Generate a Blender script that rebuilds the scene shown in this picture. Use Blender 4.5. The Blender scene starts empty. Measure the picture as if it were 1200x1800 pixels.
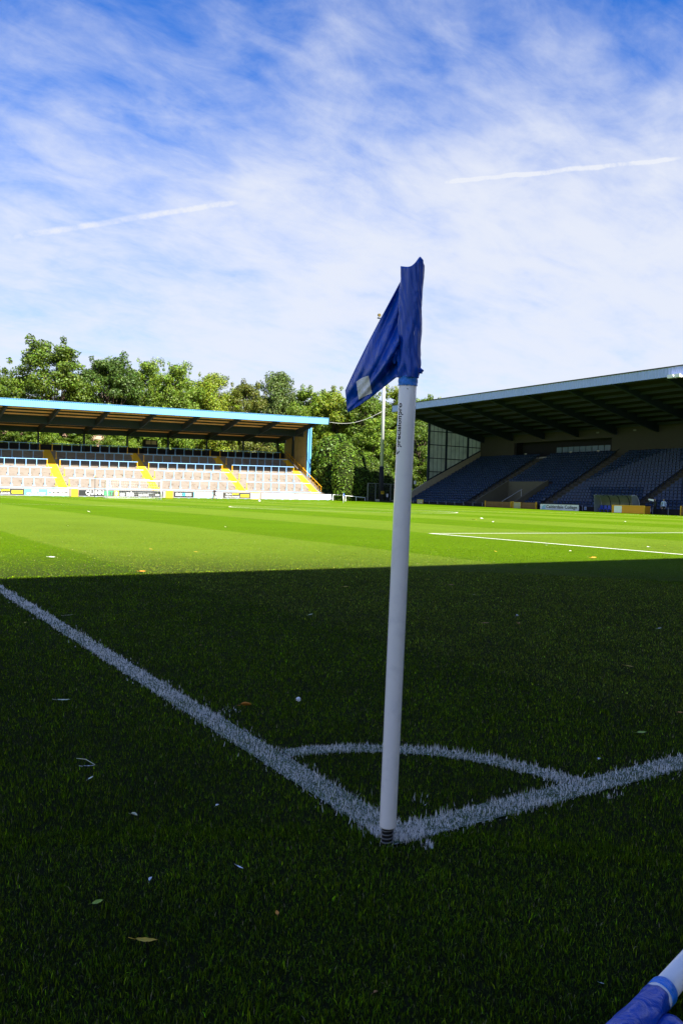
import bpy, bmesh, math, random
import numpy as np
from mathutils import Vector, Matrix
random.seed(7)
rng = np.random.default_rng(11)
S = bpy.context.scene
COL = S.collection

# ------------------------------------------------------------------ camera
FPX = 1407.16                                   # focal length in pixels of the 1200x1800 photograph
CAM = np.array([-1.36965, -1.82711, 0.99751])
YAW, PITCH, ROLL = 0.568405, -0.0187351, 0.0265629
_f = np.array([math.sin(YAW)*math.cos(PITCH), math.cos(YAW)*math.cos(PITCH), math.sin(PITCH)])
_r0 = np.array([math.cos(YAW), -math.sin(YAW), 0.0]); _u0 = np.cross(_r0, _f)
_r = _r0*math.cos(ROLL)+_u0*math.sin(ROLL); _u = -_r0*math.sin(ROLL)+_u0*math.cos(ROLL)
cd = bpy.data.cameras.new('camera'); cam = bpy.data.objects.new('camera', cd); COL.objects.link(cam)
cam.matrix_world = Matrix(((_r[0], _u[0], -_f[0], CAM[0]), (_r[1], _u[1], -_f[1], CAM[1]), (_r[2], _u[2], -_f[2], CAM[2]), (0, 0, 0, 1)))
cd.sensor_fit = 'VERTICAL'; cd.sensor_height = 36.0; cd.sensor_width = 24.0
cd.lens = FPX/1800*36.0
cd.clip_start = 0.05; cd.clip_end = 6000
S.camera = cam
def ray(x, y): return _f + _r*(x-600)/FPX - _u*(y-900)/FPX
def at(x, y, d): return CAM + ray(x, y)*d                       # a photograph pixel at a distance d
def onz(x, y, z=0.0):
    q = ray(x, y); return CAM + q*(z-CAM[2])/q[2]
def onY(x, y, Y):
    q = ray(x, y); return CAM + q*(Y-CAM[1])/q[1]
def onX(x, y, X):
    q = ray(x, y); return CAM + q*(X-CAM[0])/q[0]

# ------------------------------------------------------------------ sun, sky, exposure
SUN_EL, SUN_AZ = math.radians(44.4), math.radians(4.0)          # behind the camera, a little to the +X side
to_sun = Vector((math.sin(SUN_AZ)*math.cos(SUN_EL), -math.cos(SUN_AZ)*math.cos(SUN_EL), math.sin(SUN_EL)))
sd = bpy.data.lights.new('sun', 'SUN'); sd.energy = 5.0; sd.angle = math.radians(0.53); sd.color = (1.0, 0.94, 0.82)
sun = bpy.data.objects.new('sun', sd); COL.objects.link(sun); sun.rotation_euler = to_sun.to_track_quat('Z', 'Y').to_euler()
W = bpy.data.worlds.new('World'); S.world = W; W.use_nodes = True
S.view_settings.view_transform = 'Standard'; S.view_settings.look = 'None'
S.view_settings.exposure = 1.9; S.view_settings.gamma = 1.0; S.view_settings.use_curve_mapping = False
S.cycles.use_denoising = True
S.cycles.max_bounces = 6; S.cycles.diffuse_bounces = 4; S.cycles.transparent_max_bounces = 12
S.cycles.caustics_reflective = False; S.cycles.caustics_refractive = False

class NT:
    """small node-tree helper"""
    def __init__(self, tree): self.t = tree; self.n = tree.nodes; self.l = tree.links
    def add(self, typ, **kw):
        nd = self.n.new(typ)
        ins = kw.pop('ins', {})
        for k, v in kw.items(): setattr(nd, k, v)
        for k, v in ins.items():
            if isinstance(v, bpy.types.NodeSocket): self.l.new(v, nd.inputs[k])
            else: nd.inputs[k].default_value = v
        return nd
    def math(self, op, a, b=None, c=None, clamp=False):
        d = {0: a}
        if b is not None: d[1] = b
        if c is not None: d[2] = c
        nd = self.add('ShaderNodeMath', operation=op, ins=d); nd.use_clamp = clamp
        return nd.outputs[0]
    def vmath(self, op, a, b=None, out=0):
        d = {0: a}
        if b is not None: d[1] = b
        return self.add('ShaderNodeVectorMath', operation=op, ins=d).outputs[out]
    def noise(self, vec, scale, detail=4, rough=0.5, dist=0.0):
        return self.add('ShaderNodeTexNoise', ins={'Vector': vec, 'Scale': scale, 'Detail': detail, 'Roughness': rough, 'Distortion': dist}).outputs[0]
    def mix(self, fac, a, b, blend='MIX'):
        nd = self.add('ShaderNodeMix', data_type='RGBA', blend_type=blend)
        for k, v in ((0, fac), (6, a), (7, b)):
            if isinstance(v, bpy.types.NodeSocket): self.l.new(v, nd.inputs[k])
            elif k: nd.inputs[k].default_value = (*v, 1) if len(v) == 3 else v
            else: nd.inputs[k].default_value = v
        return nd.outputs[2]
    def ramp(self, fac, stops):
        nd = self.add('ShaderNodeValToRGB', ins={0: fac}); e = nd.color_ramp.elements
        while len(e) < len(stops): e.new(0.5)
        for s, (p, c) in zip(e, stops):
            s.position = p; s.color = (c, c, c, 1) if not hasattr(c, '__len__') else (*c, 1)
        return nd.outputs[0]
    def smooth(self, v, lo, hi):
        nd = self.add('ShaderNodeMapRange', interpolation_type='SMOOTHSTEP', ins={0: v, 1: lo, 2: hi, 3: 0.0, 4: 1.0}); return nd.outputs[0]

def build_sky():
    n = NT(W.node_tree); n.n.clear()
    sky = n.add('ShaderNodeTexSky', sky_type='NISHITA', sun_disc=False, sun_elevation=SUN_EL, sun_rotation=math.pi-SUN_AZ,
                altitude=100.0, air_density=1.0, dust_density=0.35, ozone_density=2.2)
    d = n.vmath('NORMALIZE', n.add('ShaderNodeTexCoord').outputs['Generated'])
    sep = n.add('ShaderNodeSeparateXYZ', ins={0: d}); z = sep.outputs[2]
    zz = n.math('ADD', n.math('MAXIMUM', z, 0.0), 0.30)
    # high cloud sheet seen in perspective: direction projected on a plane overhead
    pl = n.add('ShaderNodeCombineXYZ', ins={0: n.math('DIVIDE', sep.outputs[0], zz), 1: n.math('DIVIDE', sep.outputs[1], zz), 2: 0.0}).outputs[0]
    def lay(rot, sc, loc): return n.add('ShaderNodeMapping', ins={0: pl, 'Rotation': (0, 0, math.radians(rot)), 'Scale': (*sc, 1.0), 'Location': (*loc, 0.0)}).outputs[0]
    big = n.noise(lay(20, (1.0, 1.0), (1.4, 4.2)), 1.3, 3, 0.5, 0.2)
    fine = n.noise(lay(48, (1.0, 1.25), (0.4, 2.2)), 4.6, 11, 0.62, 0.35)
    wisp = n.noise(lay(128, (0.8, 1.9), (5.0, 0.3)), 9.0, 9, 0.62, 0.5)
    cov = n.math('ADD', n.math('MULTIPLY', big, 0.46), n.math('ADD', n.math('MULTIPLY', fine, 0.44), n.math('MULTIPLY', wisp, 0.24)))
    low = n.smooth(z, 0.56, 0.27)                    # the sheet thickens towards the horizon
    m = n.smooth(n.math('ADD', cov, n.math('MULTIPLY', low, 0.31)), 0.46, 0.96)
    # two contrails: thin bands along great circles
    def trail(p0, p1, half, amp):
        a, b = ray(*p0), ray(*p1); a /= np.linalg.norm(a); b /= np.linalg.norm(b)
        nn = np.cross(a, b); nn /= np.linalg.norm(nn); mid = a+b; mid /= np.linalg.norm(mid)
        t = b-a; ln = np.linalg.norm(t)/2; t /= np.linalg.norm(t)
        wob = n.math('MULTIPLY', n.math('SUBTRACT', n.noise(d, 26.0, 4, 0.6), 0.5), half*1.1)
        off = n.math('ABSOLUTE', n.math('ADD', n.vmath('DOT_PRODUCT', d, tuple(nn), 1), wob))
        along = n.math('ABSOLUTE', n.vmath('DOT_PRODUCT', d, tuple(t), 1) if abs(np.dot(mid, t)) < 1e-6 else n.math('SUBTRACT', n.vmath('DOT_PRODUCT', d, tuple(t), 1), float(np.dot(mid, t))))
        front = n.math('GREATER_THAN', n.vmath('DOT_PRODUCT', d, tuple(mid), 1), 0.5)
        band = n.smooth(off, half, half*0.15)
        end = n.smooth(along, ln*1.05, ln*0.75)
        return n.math('MULTIPLY', n.math('MULTIPLY', band, end), n.math('MULTIPLY', front, n.math('MULTIPLY', n.smooth(n.noise(d, 45.0, 6, 0.7), 0.05, 0.78), amp)))
    t1 = trail((-20, 424), (450, 350), 0.0060, 0.46)
    t2 = trail((760, 322), (1215, 277), 0.0044, 0.62)
    m = n.math('MULTIPLY', m, 0.94)
    m = n.math('MAXIMUM', m, n.math('ADD', n.math('MULTIPLY', m, 0.80), n.math('ADD', t1, t2)), clamp=True)
    hs = n.add('ShaderNodeHueSaturation', ins={'Hue': 0.51, 'Saturation': 1.5, 'Value': 1.0, 'Color': sky.outputs[0]}).outputs[0]
    hs = n.vmath('MULTIPLY', hs, (0.88, 1.0, 1.20))
    c = n.mix(m, hs, CLOUD)
    bg = n.add('ShaderNodeBackground', ins={0: c, 1: 0.0515})
    n.add('ShaderNodeOutputWorld', ins={0: bg.outputs[0]})
CLOUD = (4.35, 4.55, 5.05)
build_sky()

# ------------------------------------------------------------------ helpers: objects and meshes
def tag(o, label=None, cat=None, group=None, kind=None):
    if label: o['label'] = label
    if cat: o['category'] = cat
    if group: o['group'] = group
    if kind: o['kind'] = kind
    return o
def empty(name, loc, label=None, cat=None, group=None):
    o = bpy.data.objects.new(name, None); COL.objects.link(o); o.location = tuple(loc); o.empty_display_size = 0.2
    return tag(o, label, cat, group)
def link(name, me, parent=None, loc=None):
    o = bpy.data.objects.new(name, me); COL.objects.link(o)
    if parent is not None:
        o.parent = parent
        o.matrix_parent_inverse = Matrix.Translation(-base_of(parent))
    if loc is not None: o.location = tuple(loc)
    return o
def base_of(o):
    v = Vector(o.location)
    return v
class MB:
    """collects verts and faces in world coordinates; build() links one mesh object"""
    def __init__(self, T=None): self.v = []; self.f = []; self.m = []; self.T = T; self.mi = 0
    def pt(self, *p):
        p = p[0] if len(p) == 1 else p
        p = tuple(float(a) for a in p)
        self.v.append(self.T(*p) if self.T else p); return len(self.v)-1
    def face(self, ids): self.f.append(tuple(ids)); self.m.append(self.mi)
    def poly(self, pts): self.face([self.pt(p) for p in pts])
    def box(self, a, b):
        x0, y0, z0 = a; x1, y1, z1 = b
        i = [self.pt(x, y, z) for z in (z0, z1) for y in (y0, y1) for x in (x0, x1)]
        for q in ((0, 2, 3, 1), (4, 5, 7, 6), (0, 1, 5, 4), (2, 6, 7, 3), (0, 4, 6, 2), (1, 3, 7, 5)): self.face([i[k] for k in q])
        return self
    def prism(self, prof, ax, a, b):
        """profile (pairs) extruded along axis ax from a to b; the pairs are the other two axes in order"""
        def mk(p, t):
            c = list(p); c.insert(ax, t); return self.pt(*c)
        A = [mk(p, a) for p in prof]; B = [mk(p, b) for p in prof]; k = len(prof)
        self.face(A[::-1]); self.face(B)
        for i in range(k): self.face((A[i], A[(i+1) % k], B[(i+1) % k], B[i]))
        return self
    def tube(self, pts, r, seg=8, cap=True):
        pts = [np.array(p, float) for p in pts]; rs = r if hasattr(r, '__len__') else [r]*len(pts)
        rings = []
        prev = None
        for i, p in enumerate(pts):
            t = pts[min(i+1, len(pts)-1)]-pts[max(i-1, 0)]; t = t/(np.linalg.norm(t)+1e-12)
            if prev is None:
                a = np.array([0, 0, 1.0]) if abs(t[2]) < .9 else np.array([1.0, 0, 0])
                e = np.cross(t, a)
            else: e = prev - t*np.dot(prev, t)
            e /= np.linalg.norm(e); prev = e; g = np.cross(t, e)
            rings.append([self.pt(p+rs[i]*(e*math.cos(2*math.pi*k/seg)+g*math.sin(2*math.pi*k/seg))) for k in range(seg)])
        for A, B in zip(rings, rings[1:]):
            for k in range(seg): self.face((A[k], A[(k+1) % seg], B[(k+1) % seg], B[k]))
        if cap: self.face(rings[0][::-1]); self.face(rings[-1])
        return self
    def mesh(self, name, mats, smooth=False):
        me = bpy.data.meshes.new(name); me.from_pydata(self.v, [], self.f)
        for m in (mats if isinstance(mats, (list, tuple)) else [mats]): me.materials.append(m)
        me.polygons.foreach_set('material_index', self.m)
        bm = bmesh.new(); bm.from_mesh(me); bmesh.ops.recalc_face_normals(bm, faces=bm.faces); bm.to_mesh(me); bm.free()
        if smooth: me.polygons.foreach_set('use_smooth', [True]*len(me.polygons))
        me.update(); return me
    def build(self, name, mats, parent=None, smooth=False):
        return link(name, self.mesh(name, mats, smooth), parent)
def fast_mesh(name, V, sizes, loops, mat, col=None, smooth=False):
    """numpy arrays straight into a mesh"""
    me = bpy.data.meshes.new(name); me.vertices.add(len(V)); me.vertices.foreach_set('co', V.astype(np.float32).ravel())
    me.loops.add(len(loops)); me.loops.foreach_set('vertex_index', loops.astype(np.int32))
    st = np.concatenate(([0], np.cumsum(sizes)[:-1])).astype(np.int32)
    me.polygons.add(len(sizes)); me.polygons.foreach_set('loop_start', st)
    try: me.polygons.foreach_set('loop_total', sizes.astype(np.int32))
    except Exception: pass
    if col is not None:
        a = me.color_attributes.new('tint', 'FLOAT_COLOR', 'POINT')
        c4 = np.ones((len(V), 4), np.float32); c4[:, :3] = col; a.data.foreach_set('color', c4.ravel())
    for m in (mat if isinstance(mat, (list, tuple)) else [mat]): me.materials.append(m)
    if smooth: me.polygons.foreach_set('use_smooth', [True]*len(sizes))
    me.update(calc_edges=True); me.validate(); return me
def text_geo(s, size=1.0, sx=1.0, bold=0.0):
    cu = bpy.data.curves.new('lettering', 'FONT'); cu.body = s; cu.size = size; cu.resolution_u = 3; cu.offset = bold
    o = bpy.data.objects.new('lettering', cu); COL.objects.link(o)
    dg = bpy.context.evaluated_depsgraph_get(); dg.update()
    me = bpy.data.meshes.new_from_object(o.evaluated_get(dg))
    V = [(v.co.x*sx, v.co.y) for v in me.vertices]; F = [tuple(p.vertices) for p in me.polygons]
    bpy.data.objects.remove(o); bpy.data.curves.remove(cu); bpy.data.meshes.remove(me)
    return V, F

# ------------------------------------------------------------------ materials
MATS = {}
def mat(name, color, rough=0.7, spec=0.3, metal=0.0, vary=0.0, vscale=3.0, dirt=None, dscale=1.5, dirt_amt=0.5, bump=0.0, bscale=40.0, coat=0.0, sheen=0.0):
    if name in MATS: return MATS[name]
    m = bpy.data.materials.new(name); m.use_nodes = True; n = NT(m.node_tree); b = n.n['Principled BSDF']
    b.inputs['Roughness'].default_value = rough; b.inputs['Metallic'].default_value = metal
    b.inputs['Specular IOR Level'].default_value = spec; b.inputs['Coat Weight'].default_value = coat
    b.inputs['Sheen Weight'].default_value = sheen
    c = (*color, 1.0); pos = n.add('ShaderNodeNewGeometry').outputs['Position']
    b.inputs['Base Color'].default_value = c
    sock = None
    if vary:
        k = n.math('ADD', n.math('MULTIPLY', n.math('SUBTRACT', n.noise(pos, vscale, 5, 0.6), 0.5), vary*2), 1.0)
        sock = n.add('ShaderNodeVectorMath', operation='SCALE', ins={0: color, 'Scale': k}).outputs[0]
    if dirt is not None:
        f = n.math('MULTIPLY', n.smooth(n.noise(pos, dscale, 7, 0.68, 0.4), 0.5, 0.72), dirt_amt)
        sock = n.mix(f, sock if sock is not None else color, dirt)
    if sock is not None: n.l.new(sock, b.inputs['Base Color'])
    if bump:
        bp = n.add('ShaderNodeBump', ins={'Strength': bump, 'Distance': 0.02, 'Height': n.noise(pos, bscale, 4, 0.6)})
        n.l.new(bp.outputs[0], b.inputs['Normal'])
    MATS[name] = m; return m
def tint_mat(name, trans=0.0, rough=0.6, spec=0.25, scale=1.0):
    """colour from the per-vertex tint (the thing's own colour), optional light through the leaf"""
    m = bpy.data.materials.new(name); m.use_nodes = True; n = NT(m.node_tree); b = n.n['Principled BSDF']; out = n.n['Material Output']
    a = n.add('ShaderNodeAttribute', attribute_name='tint').outputs['Color']
    n.l.new(a, b.inputs['Base Color']); b.inputs['Roughness'].default_value = rough; b.inputs['Specular IOR Level'].default_value = spec
    if trans:
        t = n.add('ShaderNodeBsdfTranslucent', ins={0: a}); mx = n.add('ShaderNodeMixShader', ins={0: trans, 1: b.outputs[0], 2: t.outputs[0]})
        n.l.new(mx.outputs[0], out.inputs[0])
    return m
M_BLADE = tint_mat('grass_blade', 0.05, 0.5, 0.10)
M_LEAF = tint_mat('tree_leaf', 0.28, 0.5, 0.3)
M_FALLEN = tint_mat('fallen_leaf_skin', 0.1, 0.6, 0.3)
M_BARK = mat('bark', (0.09, 0.07, 0.05), 0.9, 0.1, vary=0.4, vscale=6, bump=0.6, bscale=12)
M_CONC = mat('terrace_concrete', (0.205, 0.178, 0.155), 0.9, 0.15, vary=0.22, vscale=0.55, dirt=(0.10, 0.065, 0.035), dscale=1.3, dirt_amt=0.7, bump=0.3)  # stains, browned further to stand in for warm bounce light
M_YEL = mat('yellow_step_paint', (0.56, 0.35, 0.008), 0.65, 0.3, vary=0.15, vscale=2.0, dirt=(0.3, 0.2, 0.08), dscale=2.0, dirt_amt=0.5)
M_YRAIL = mat('yellow_rail_paint', (0.70, 0.38, 0.01), 0.5, 0.4)
M_SKY = mat('pale_blue_paint', (0.19, 0.38, 0.66), 0.5, 0.4, vary=0.1, vscale=2)
M_FASC = mat('blue_cladding', (0.115, 0.32, 0.60), 0.45, 0.4, vary=0.08, vscale=0.8, dirt=(0.10, 0.22, 0.36), dscale=0.8, dirt_amt=0.4)
M_FASC2 = mat('grey_blue_cladding', (0.35, 0.43, 0.76), 0.5, 0.4, vary=0.06, vscale=0.8, dirt=(0.28, 0.34, 0.56), dscale=0.6, dirt_amt=0.4)
M_STEEL = mat('dark_blue_steel', (0.018, 0.028, 0.045), 0.6, 0.3, vary=0.2)
M_COLB = mat('blue_column_paint', (0.08, 0.27, 0.58), 0.5, 0.4)

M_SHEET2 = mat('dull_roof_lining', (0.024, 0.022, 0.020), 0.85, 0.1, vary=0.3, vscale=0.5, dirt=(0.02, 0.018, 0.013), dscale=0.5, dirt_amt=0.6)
def translucent(name, c, fac):
    m = bpy.data.materials.new(name); m.use_nodes = True; n = NT(m.node_tree); b = n.n['Principled BSDF']
    pos = n.add('ShaderNodeNewGeometry').outputs['Position']
    k = n.add('ShaderNodeVectorMath', operation='SCALE', ins={0: c, 'Scale': n.math('ADD', n.math('MULTIPLY', n.noise(pos, 0.7, 5, 0.65), 0.8), 0.6)}).outputs[0]
    n.l.new(k, b.inputs['Base Color']); b.inputs['Roughness'].default_value = 0.35
    t = n.add('ShaderNodeBsdfTranslucent', ins={0: k}); mx = n.add('ShaderNodeMixShader', ins={0: fac, 1: b.outputs[0], 2: t.outputs[0]})
    n.l.new(mx.outputs[0], n.n['Material Output'].inputs[0]); return m
M_SHEET = translucent('tan_translucent_roof_sheet', (0.52, 0.36, 0.17), 0.32)
M_ROOF = mat('grey_roof_sheet', (0.22, 0.23, 0.24), 0.7, 0.2, vary=0.2)
M_DWALL = mat('dark_wall_paint', (0.018, 0.018, 0.022), 0.8, 0.2, vary=0.3)
M_BEIGE = mat('beige_cladding', (0.36, 0.27, 0.14), 0.7, 0.2, vary=0.1, vscale=1.5, dirt=(0.2, 0.15, 0.08), dscale=0.8)
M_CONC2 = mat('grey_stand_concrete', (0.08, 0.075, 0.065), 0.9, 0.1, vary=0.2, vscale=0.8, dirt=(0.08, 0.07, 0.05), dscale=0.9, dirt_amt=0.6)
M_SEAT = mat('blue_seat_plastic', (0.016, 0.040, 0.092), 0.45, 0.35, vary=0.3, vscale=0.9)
M_WHITE = mat('white_gloss_paint', (0.80, 0.80, 0.82), 0.25, 0.5)
M_WPLASTIC = mat('white_pole_plastic', (0.93, 0.885, 0.83), 0.22, 0.5, vary=0.03, vscale=6, dirt=(0.5, 0.49, 0.5), dscale=9, dirt_amt=0.35, coat=0.3)
M_BLACK = mat('black_rubber', (0.008, 0.008, 0.009), 0.5, 0.4)
M_INK = mat('black_ink', (0.01, 0.01, 0.012), 0.6, 0.2)
M_TAPE = mat('light_blue_tape', (0.015, 0.22, 0.75), 0.3, 0.5, bump=0.5, bscale=60)

# flag cloth: satin blue with fine wrinkles
def cloth_mat():
    m = mat('blue_satin_cloth', (0.0012, 0.066, 0.44), 0.30, 0.45)
    n = NT(m.node_tree); b = n.n['Principled BSDF']; g = n.add('ShaderNodeNewGeometry').outputs['Position']
    w1 = n.noise(n.add('ShaderNodeMapping', ins={0: g, 'Scale': (1, 1, 0.35)}).outputs[0], 22, 4, 0.5, 1.2)
    w2 = n.noise(g, 900, 2, 0.5)
    h = n.math('ADD', w1, n.math('MULTIPLY', w2, 0.03))
    n.l.new(n.add('ShaderNodeBump', ins={'Strength': 0.5, 'Distance': 0.02, 'Height': h}).outputs[0], b.inputs['Normal'])
    return m
M_CLOTH = cloth_mat()

STRIPE0, STRIPE_W = 1.9, 5.75
def stripe_light(X): return (np.floor((X-STRIPE0)/STRIPE_W).astype(int) % 2) == 0
G_LIGHT = np.array([0.086, 0.140, 0.008]); G_DARK = np.array([0.061, 0.119, 0.0006])

# ------------------------------------------------------------------ ground, pitch, markings
PW, PL, LW = 67.0, 105.0, 0.11
def bank(X, Y):
    """the ground beyond the pitch rises a little towards the far corner"""
    a = np.clip((np.maximum(Y-PL, 0)+0.0)/5.5, 0, 1)*np.clip((X-17)/51, 0, 1.3)*0.42
    b = np.clip((X-PW)/5.0, 0, 1)*np.clip((Y-48)/45, 0, 1.3)*0.36
    return np.maximum(a, b)
def LZ(x, z): return z+(x-17)*(0.0086+0.00107*z)               # the end stand stands on ground that rises to the right

def pitch_material():
    m = bpy.data.materials.new('mown_turf'); m.use_nodes = True; n = NT(m.node_tree); b = n.n['Principled BSDF']
    pos = n.add('ShaderNodeNewGeometry').outputs['Position']; sep = n.add('ShaderNodeSeparateXYZ', ins={0: pos})
    ed = n.math('MULTIPLY', n.math('SUBTRACT', n.noise(pos, 0.9, 3), 0.5), 0.35)
    t = n.math('DIVIDE', n.math('SUBTRACT', n.math('ADD', sep.outputs[0], ed), STRIPE0), 2*STRIPE_W)
    fr = n.math('FRACT', n.math('ADD', t, 40.0))
    isl = n.math('SUBTRACT', n.smooth(fr, 0.0, 0.012), n.smooth(fr, 0.494, 0.506))
    inside = n.math('MULTIPLY', n.math('LESS_THAN', sep.outputs[0], 69.0), n.math('LESS_THAN', sep.outputs[1], 106.5))
    isl = n.math('MULTIPLY', isl, inside)
    base = n.mix(isl, tuple(G_DARK*1.05), tuple(G_LIGHT*1.05))
    blot = n.math('ADD', n.math('MULTIPLY', n.math('SUBTRACT', n.noise(pos, 0.35, 5, 0.6), 0.5), 0.5), 1.0)
    grain = n.math('ADD', n.math('MULTIPLY', n.math('SUBTRACT', n.noise(pos, 38, 4, 0.75), 0.5), 1.5), 1.0)
    grain2 = n.math('ADD', n.math('MULTIPLY', n.math('SUBTRACT', n.noise(pos, 9, 5, 0.7), 0.5), 0.8), 1.0)
    k = n.math('MULTIPLY', n.math('MULTIPLY', blot, grain), grain2)
    c = n.add('ShaderNodeVectorMath', operation='SCALE', ins={0: base, 'Scale': k}).outputs[0]
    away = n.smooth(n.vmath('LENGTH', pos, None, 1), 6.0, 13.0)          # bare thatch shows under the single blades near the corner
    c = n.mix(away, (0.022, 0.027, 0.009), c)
    n.l.new(c, b.inputs['Base Color']); b.inputs['Roughness'].default_value = 0.9; b.inputs['Specular IOR Level'].default_value = 0.03
    bp = n.add('ShaderNodeBump', ins={'Strength': 0.9, 'Distance': 0.03, 'Height': n.noise(pos, 55, 5, 0.8)})
    n.l.new(bp.outputs[0], b.inputs['Normal'])
    return m
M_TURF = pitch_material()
M_SOIL = mat('turf_base', (0.018, 0.03, 0.008), 0.95, 0.05, vary=0.5, vscale=25, bump=0.8, bscale=80)
M_EARTH = mat('rough_grass_ground', (0.05, 0.07, 0.02), 0.95, 0.05, vary=0.4, vscale=0.2)

g = MB(); g.poly([(-3000, -3000, -0.25), (3000, -3000, -0.25), (3000, 3000, -0.25), (-3000, 3000, -0.25)])
tag(g.build('ground', M_EARTH), kind='structure')
# the pitch: soil sheet under the grown blades near the camera is the same sheet
xs = np.concatenate((np.linspace(-60, 60, 25), np.linspace(64, 130, 34))); ys = np.concatenate((np.linspace(-30, 100, 27), np.linspace(102, 132, 31)))
XX, YY = np.meshgrid(xs, ys); ZZ = bank(XX, YY); V = np.stack((XX, YY, ZZ), -1).reshape(-1, 3)
nx, ny = len(xs), len(ys); I = np.arange(nx*ny).reshape(ny, nx)
Q = np.stack((I[:-1, :-1], I[:-1, 1:], I[1:, 1:], I[1:, :-1]), -1).reshape(-1, 4)
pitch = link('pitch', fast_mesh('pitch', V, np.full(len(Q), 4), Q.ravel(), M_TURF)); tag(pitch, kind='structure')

def paint_material():
    m = bpy.data.materials.new('line_paint'); m.use_nodes = True; n = NT(m.node_tree); b = n.n['Principled BSDF']
    pos = n.add('ShaderNodeNewGeometry').outputs['Position']
    away = n.smooth(n.vmath('LENGTH', pos, None, 1), 6.0, 13.0)          # near the corner the paint sits on the single blades
    f = n.smooth(n.math('ADD', n.noise(pos, 150, 4, 0.75), n.math('MULTIPLY', away, 0.20)), 0.49, 0.70)
    n.l.new(n.mix(f, (0.05, 0.08, 0.02), (0.66, 0.64, 0.60)), b.inputs['Base Color']); b.inputs['Roughness'].default_value = 0.9
    return m
M_PAINT = paint_material()
def line_obj(name, quads):
    b = MB()
    for q in quads: b.poly([(x, y, 0.004) for x, y in q])
    tag(b.build(name, M_PAINT), kind='structure')
def rect(x0, y0, x1, y1): return [(x0, y0), (x1, y0), (x1, y1), (x0, y1)]
def ring(cx, cy, r0, r1, a0, a1, k):
    out = []
    for i in range(k):
        a, c = a0+(a1-a0)*i/k, a0+(a1-a0)*(i+1)/k
        out.append([(cx+r0*math.cos(a), cy+r0*math.sin(a)), (cx+r1*math.cos(a), cy+r1*math.sin(a)), (cx+r1*math.cos(c), cy+r1*math.sin(c)), (cx+r0*math.cos(c), cy+r0*math.sin(c))])
    return out
PX0 = PW/2-20.16
line_obj('touchline', [rect(0, 0, LW, PL)])
line_obj('goal_line', [rect(LW, 0, PW, LW)])
line_obj('far_touchline', [rect(PW-LW, LW, PW, PL)])
line_obj('far_goal_line', [rect(LW, PL-LW, PW-LW, PL)])
line_obj('penalty_area_line', [rect(PX0, LW, PX0+LW, 16.5), rect(PX0+LW, 16.5-LW, PX0+40.3, 16.5)])
line_obj('far_penalty_area_line', [rect(PX0, PL-16.5, PX0+LW, PL-LW), rect(PX0+40.2, PL-16.5, PX0+40.31, PL-LW), rect(PX0+LW, PL-16.5, PX0+40.2, PL-16.5+LW)])
line_obj('corner_arc', ring(0.02, 0.02, 0.81, 0.90, 0.12, math.pi/2-0.12, 24))
line_obj('halfway_line', [rect(LW, PL/2-0.035, PW-LW, PL/2+0.035)])
line_obj('centre_circle', [q for q in ring(PW/2, PL/2, 9.03, 9.15, 0.0, 6.2831, 72)])

def paint_prob(X, Y):
    """how likely a blade at X, Y carries line paint"""
    j = rng.normal(0, 0.009, len(X)); p = np.zeros(len(X))
    def band(v, lo, hi): return (v+j > lo) & (v+j < hi)
    p[band(X, 0, LW) & (Y > -0.01)] = 0.90
    p[band(Y, 0, LW) & (X > -0.01)] = 0.90
    r = np.hypot(X-0.02, Y-0.02); p[band(r, 0.805, 0.905) & (X > 0.05) & (Y > 0.05)] = 0.78
    p[band(X, PX0, PX0+LW) & (Y < 16.5) & (Y > 0)] = 0.95
    p[band(Y, 16.5-LW, 16.5) & (X > PX0)] = 0.95
    p *= np.clip(0.75+0.45*np.sin(X*9.0+np.sin(Y*6.1)*1.5)*np.sin(Y*8.3+np.sin(X*7.7)*1.8), 0.62, 1.0)
    p = np.maximum(p, np.where(((X > -0.05) & (X < LW+0.05) & (Y > 0)) | ((Y > -0.05) & (Y < LW+0.05) & (X > 0)), 0.02, 0))
    for (cx, cy, rad, q) in SPLASH:
        p = np.maximum(p, np.where(np.hypot(X-cx, Y-cy) < rad, q, 0))
    return p
SPLASH = [(*onz(752, 1489)[:2], 0.022, 0.5), (*onz(1072, 1402)[:2], 0.02, 0.5), (*onz(1090, 1399)[:2], 0.012, 0.5), (*onz(405, 1250)[:2], 0.05, 0.18), (*onz(740, 1410)[:2], 0.05, 0.06)]

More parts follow.
